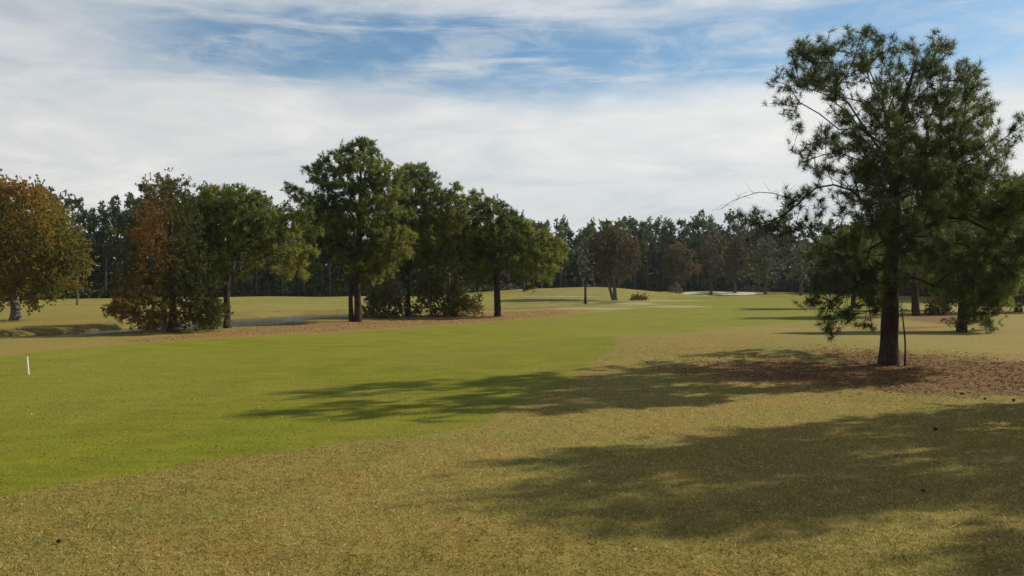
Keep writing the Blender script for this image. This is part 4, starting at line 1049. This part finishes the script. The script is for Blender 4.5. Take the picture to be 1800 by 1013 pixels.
# ------------------------------------------------------------------ sky, sun, air
w = bpy.data.worlds.new('World'); sc.world = w; w.use_nodes = True
nt = w.node_tree; nt.nodes.clear()
out = nt.nodes.new('ShaderNodeOutputWorld'); bg = nt.nodes.new('ShaderNodeBackground'); bg.inputs['Strength'].default_value = .10
sky = nt.nodes.new('ShaderNodeTexSky'); sky.sky_type = 'NISHITA'; sky.sun_disc = False
sky.sun_elevation = SUN_EL; sky.sun_rotation = math.atan2(SUN_AZ_VEC[0], SUN_AZ_VEC[1])
sky.air_density = 1.0; sky.dust_density = .6; sky.ozone_density = 1.5
tc = nt.nodes.new('ShaderNodeTexCoord'); sep = nt.nodes.new('ShaderNodeSeparateXYZ'); nt.links.new(tc.outputs['Generated'], sep.inputs[0])
x, y, z = sep.outputs
hlen = math_(nt, 'SQRT', math_(nt, 'ADD', math_(nt, 'MULTIPLY', x, x), math_(nt, 'MULTIPLY', y, y)))
e = math_(nt, 'DIVIDE', z, math_(nt, 'MAXIMUM', hlen, .02))           # tangent of the elevation
az = math_(nt, 'ARCTAN2', x, y)
comb = nt.nodes.new('ShaderNodeCombineXYZ'); nt.links.new(az, comb.inputs[0]); nt.links.new(e, comb.inputs[1])
cv = comb.outputs[0]
warp = math_(nt, 'MULTIPLY', math_(nt, 'SUBTRACT', noise(nt, 3.2, 4, .55, mapping(nt, cv, (1, 2.4, 1))), .5), .11)
eb = math_(nt, 'ADD', e, warp)
# blue opening in the cirrus: lower edge falls a little to the right, with the bank's top edge at about 13 degrees
cen = math_(nt, 'ADD', .236, math_(nt, 'MULTIPLY', az, -.02))
low = maprange(nt, math_(nt, 'SUBTRACT', eb, cen), -.045, .012)
topw = noise(nt, 2.0, 4, .55, mapping(nt, cv, (1.2, 6, 1), (0, 0, .16)))
hi = maprange(nt, math_(nt, 'ADD', e, math_(nt, 'MULTIPLY', math_(nt, 'SUBTRACT', topw, .5), .22)), .285, .375, 1, .12)
side = maprange(nt, az, -.56, -.30)
streaks = maprange(nt, noise(nt, 2.6, 6, .6, mapping(nt, cv, (1.6, 15, 1), (0, 0, .13)), .4), .50, .76, 1, .3)
fray = maprange(nt, noise(nt, 9, 6, .65, mapping(nt, cv, (1, 3.2, 1), (0, 0, -.1)), .5), .38, .72, 1, .55)
blue = math_(nt, 'MULTIPLY', math_(nt, 'MULTIPLY', low, hi), math_(nt, 'MULTIPLY', side, math_(nt, 'MULTIPLY', streaks, fray)))
# above the frame the cirrus thins out
upper = maprange(nt, e, .36, .58, 0, .97)
patch = maprange(nt, noise(nt, 3, 4, .6, tc.outputs['Generated']), .35, .6, .85, 1)
blue = math_(nt, 'MAXIMUM', blue, math_(nt, 'MULTIPLY', upper, patch))
tex = noise(nt, 5.5, 7, .6, mapping(nt, cv, (1, 3.6, 1), (0, 0, .1)), .6)
tex2 = noise(nt, 2.0, 4, .5, mapping(nt, cv, (1, 2.5, 1)))
bright = math_(nt, 'ADD', math_(nt, 'MULTIPLY', tex, .55), math_(nt, 'MULTIPLY', tex2, .45))
cloud = ramp(nt, [(.34, (5.2, 5.8, 6.3)), (.46, (6.7, 7.05, 7.2)), (.56, (7.8, 7.9, 7.8)), (.66, (9.3, 9.2, 9.0))], bright)
# cloud just above the trees is thicker and greyer; left side greyer than right
dark = maprange(nt, e, .0, .2, .95, 1.0)
dk = math_(nt, 'MULTIPLY', dark, maprange(nt, az, -.6, .3, .92, 1.05))
vs = nt.nodes.new('ShaderNodeVectorMath'); vs.operation = 'SCALE'; nt.links.new(cloud, vs.inputs[0]); nt.links.new(dk, vs.inputs['Scale'])
edge = math_(nt, 'MULTIPLY', maprange(nt, math_(nt, 'SUBTRACT', cen, eb), .0, .03), maprange(nt, math_(nt, 'SUBTRACT', cen, eb), .03, .10, 1, 0))
edge = math_(nt, 'MULTIPLY', edge, maprange(nt, az, -.1, .3, 0, .5))
cl2 = mixc(nt, edge, vs.outputs[0], (8.8, 8.8, 8.6))
skyg = nt.nodes.new('ShaderNodeVectorMath'); skyg.operation = 'MULTIPLY'; nt.links.new(sky.outputs[0], skyg.inputs[0]); nt.links.new(mixc(nt, upper, (.80, 1.0, 1.06), (.95, .93, .86)), skyg.inputs[1])
final = mixc(nt, blue, cl2, skyg.outputs[0])
nt.links.new(final, bg.inputs['Color']); nt.links.new(bg.outputs[0], out.inputs['Surface'])

sd = bpy.data.lights.new('sun', 'SUN'); sd.energy = 5.0; sd.angle = math.radians(.6); sd.color = (1, .92, .76)
so = bpy.data.objects.new('sun', sd); COL.objects.link(so)
ld = -Vector((SUN_AZ_VEC[0] * math.cos(SUN_EL), SUN_AZ_VEC[1] * math.cos(SUN_EL), math.sin(SUN_EL)))
so.rotation_euler = ld.to_track_quat('-Z', 'Y').to_euler()

HAZE = 1
if HAZE:
    m = bpy.data.materials.new('air_haze'); m.use_nodes = True; n = m.node_tree; n.nodes.clear()
    o_ = n.nodes.new('ShaderNodeOutputMaterial'); pv = n.nodes.new('ShaderNodeVolumePrincipled')
    pv.inputs['Density'].default_value = .00011; pv.inputs['Color'].default_value = (.82, .88, .95, 1); pv.inputs['Anisotropy'].default_value = .2
    n.links.new(pv.outputs[0], o_.inputs['Volume'])
    V = np.array([(sx_, sy_, sz_) for sx_ in (-950, 950) for sy_ in (-250, 1650) for sz_ in (-2.6, 26)], float)
    mb = MB(); mb.quads(V, [(0, 1, 3, 2), (4, 6, 7, 5), (0, 4, 5, 1), (2, 3, 7, 6), (0, 2, 6, 4), (1, 5, 7, 3)], np.zeros(8))
    h = mb.build('haze', m); h['kind'] = 'stuff'; tag(h, 'thin bluish air haze over the whole course', 'haze')

cam = bpy.data.cameras.new('camera'); co = bpy.data.objects.new('camera', cam); COL.objects.link(co)
co.location = (0, 0, CAMH); co.rotation_euler = (math.radians(90), 0, 0)
cam.sensor_width = 36; cam.lens = 36 * F / 1800; cam.shift_y = -6.5 / 1800; cam.clip_start = .1; cam.clip_end = 4000
sc.camera = co
sc.view_settings.view_transform = 'Standard'; sc.view_settings.look = 'None'; sc.view_settings.exposure = 0; sc.view_settings.gamma = 1
sc.cycles.use_denoising = True; sc.cycles.denoising_prefilter = 'NONE'
sc.cycles.max_bounces = 6; sc.cycles.transparent_max_bounces = 4; sc.cycles.volume_bounces = 0
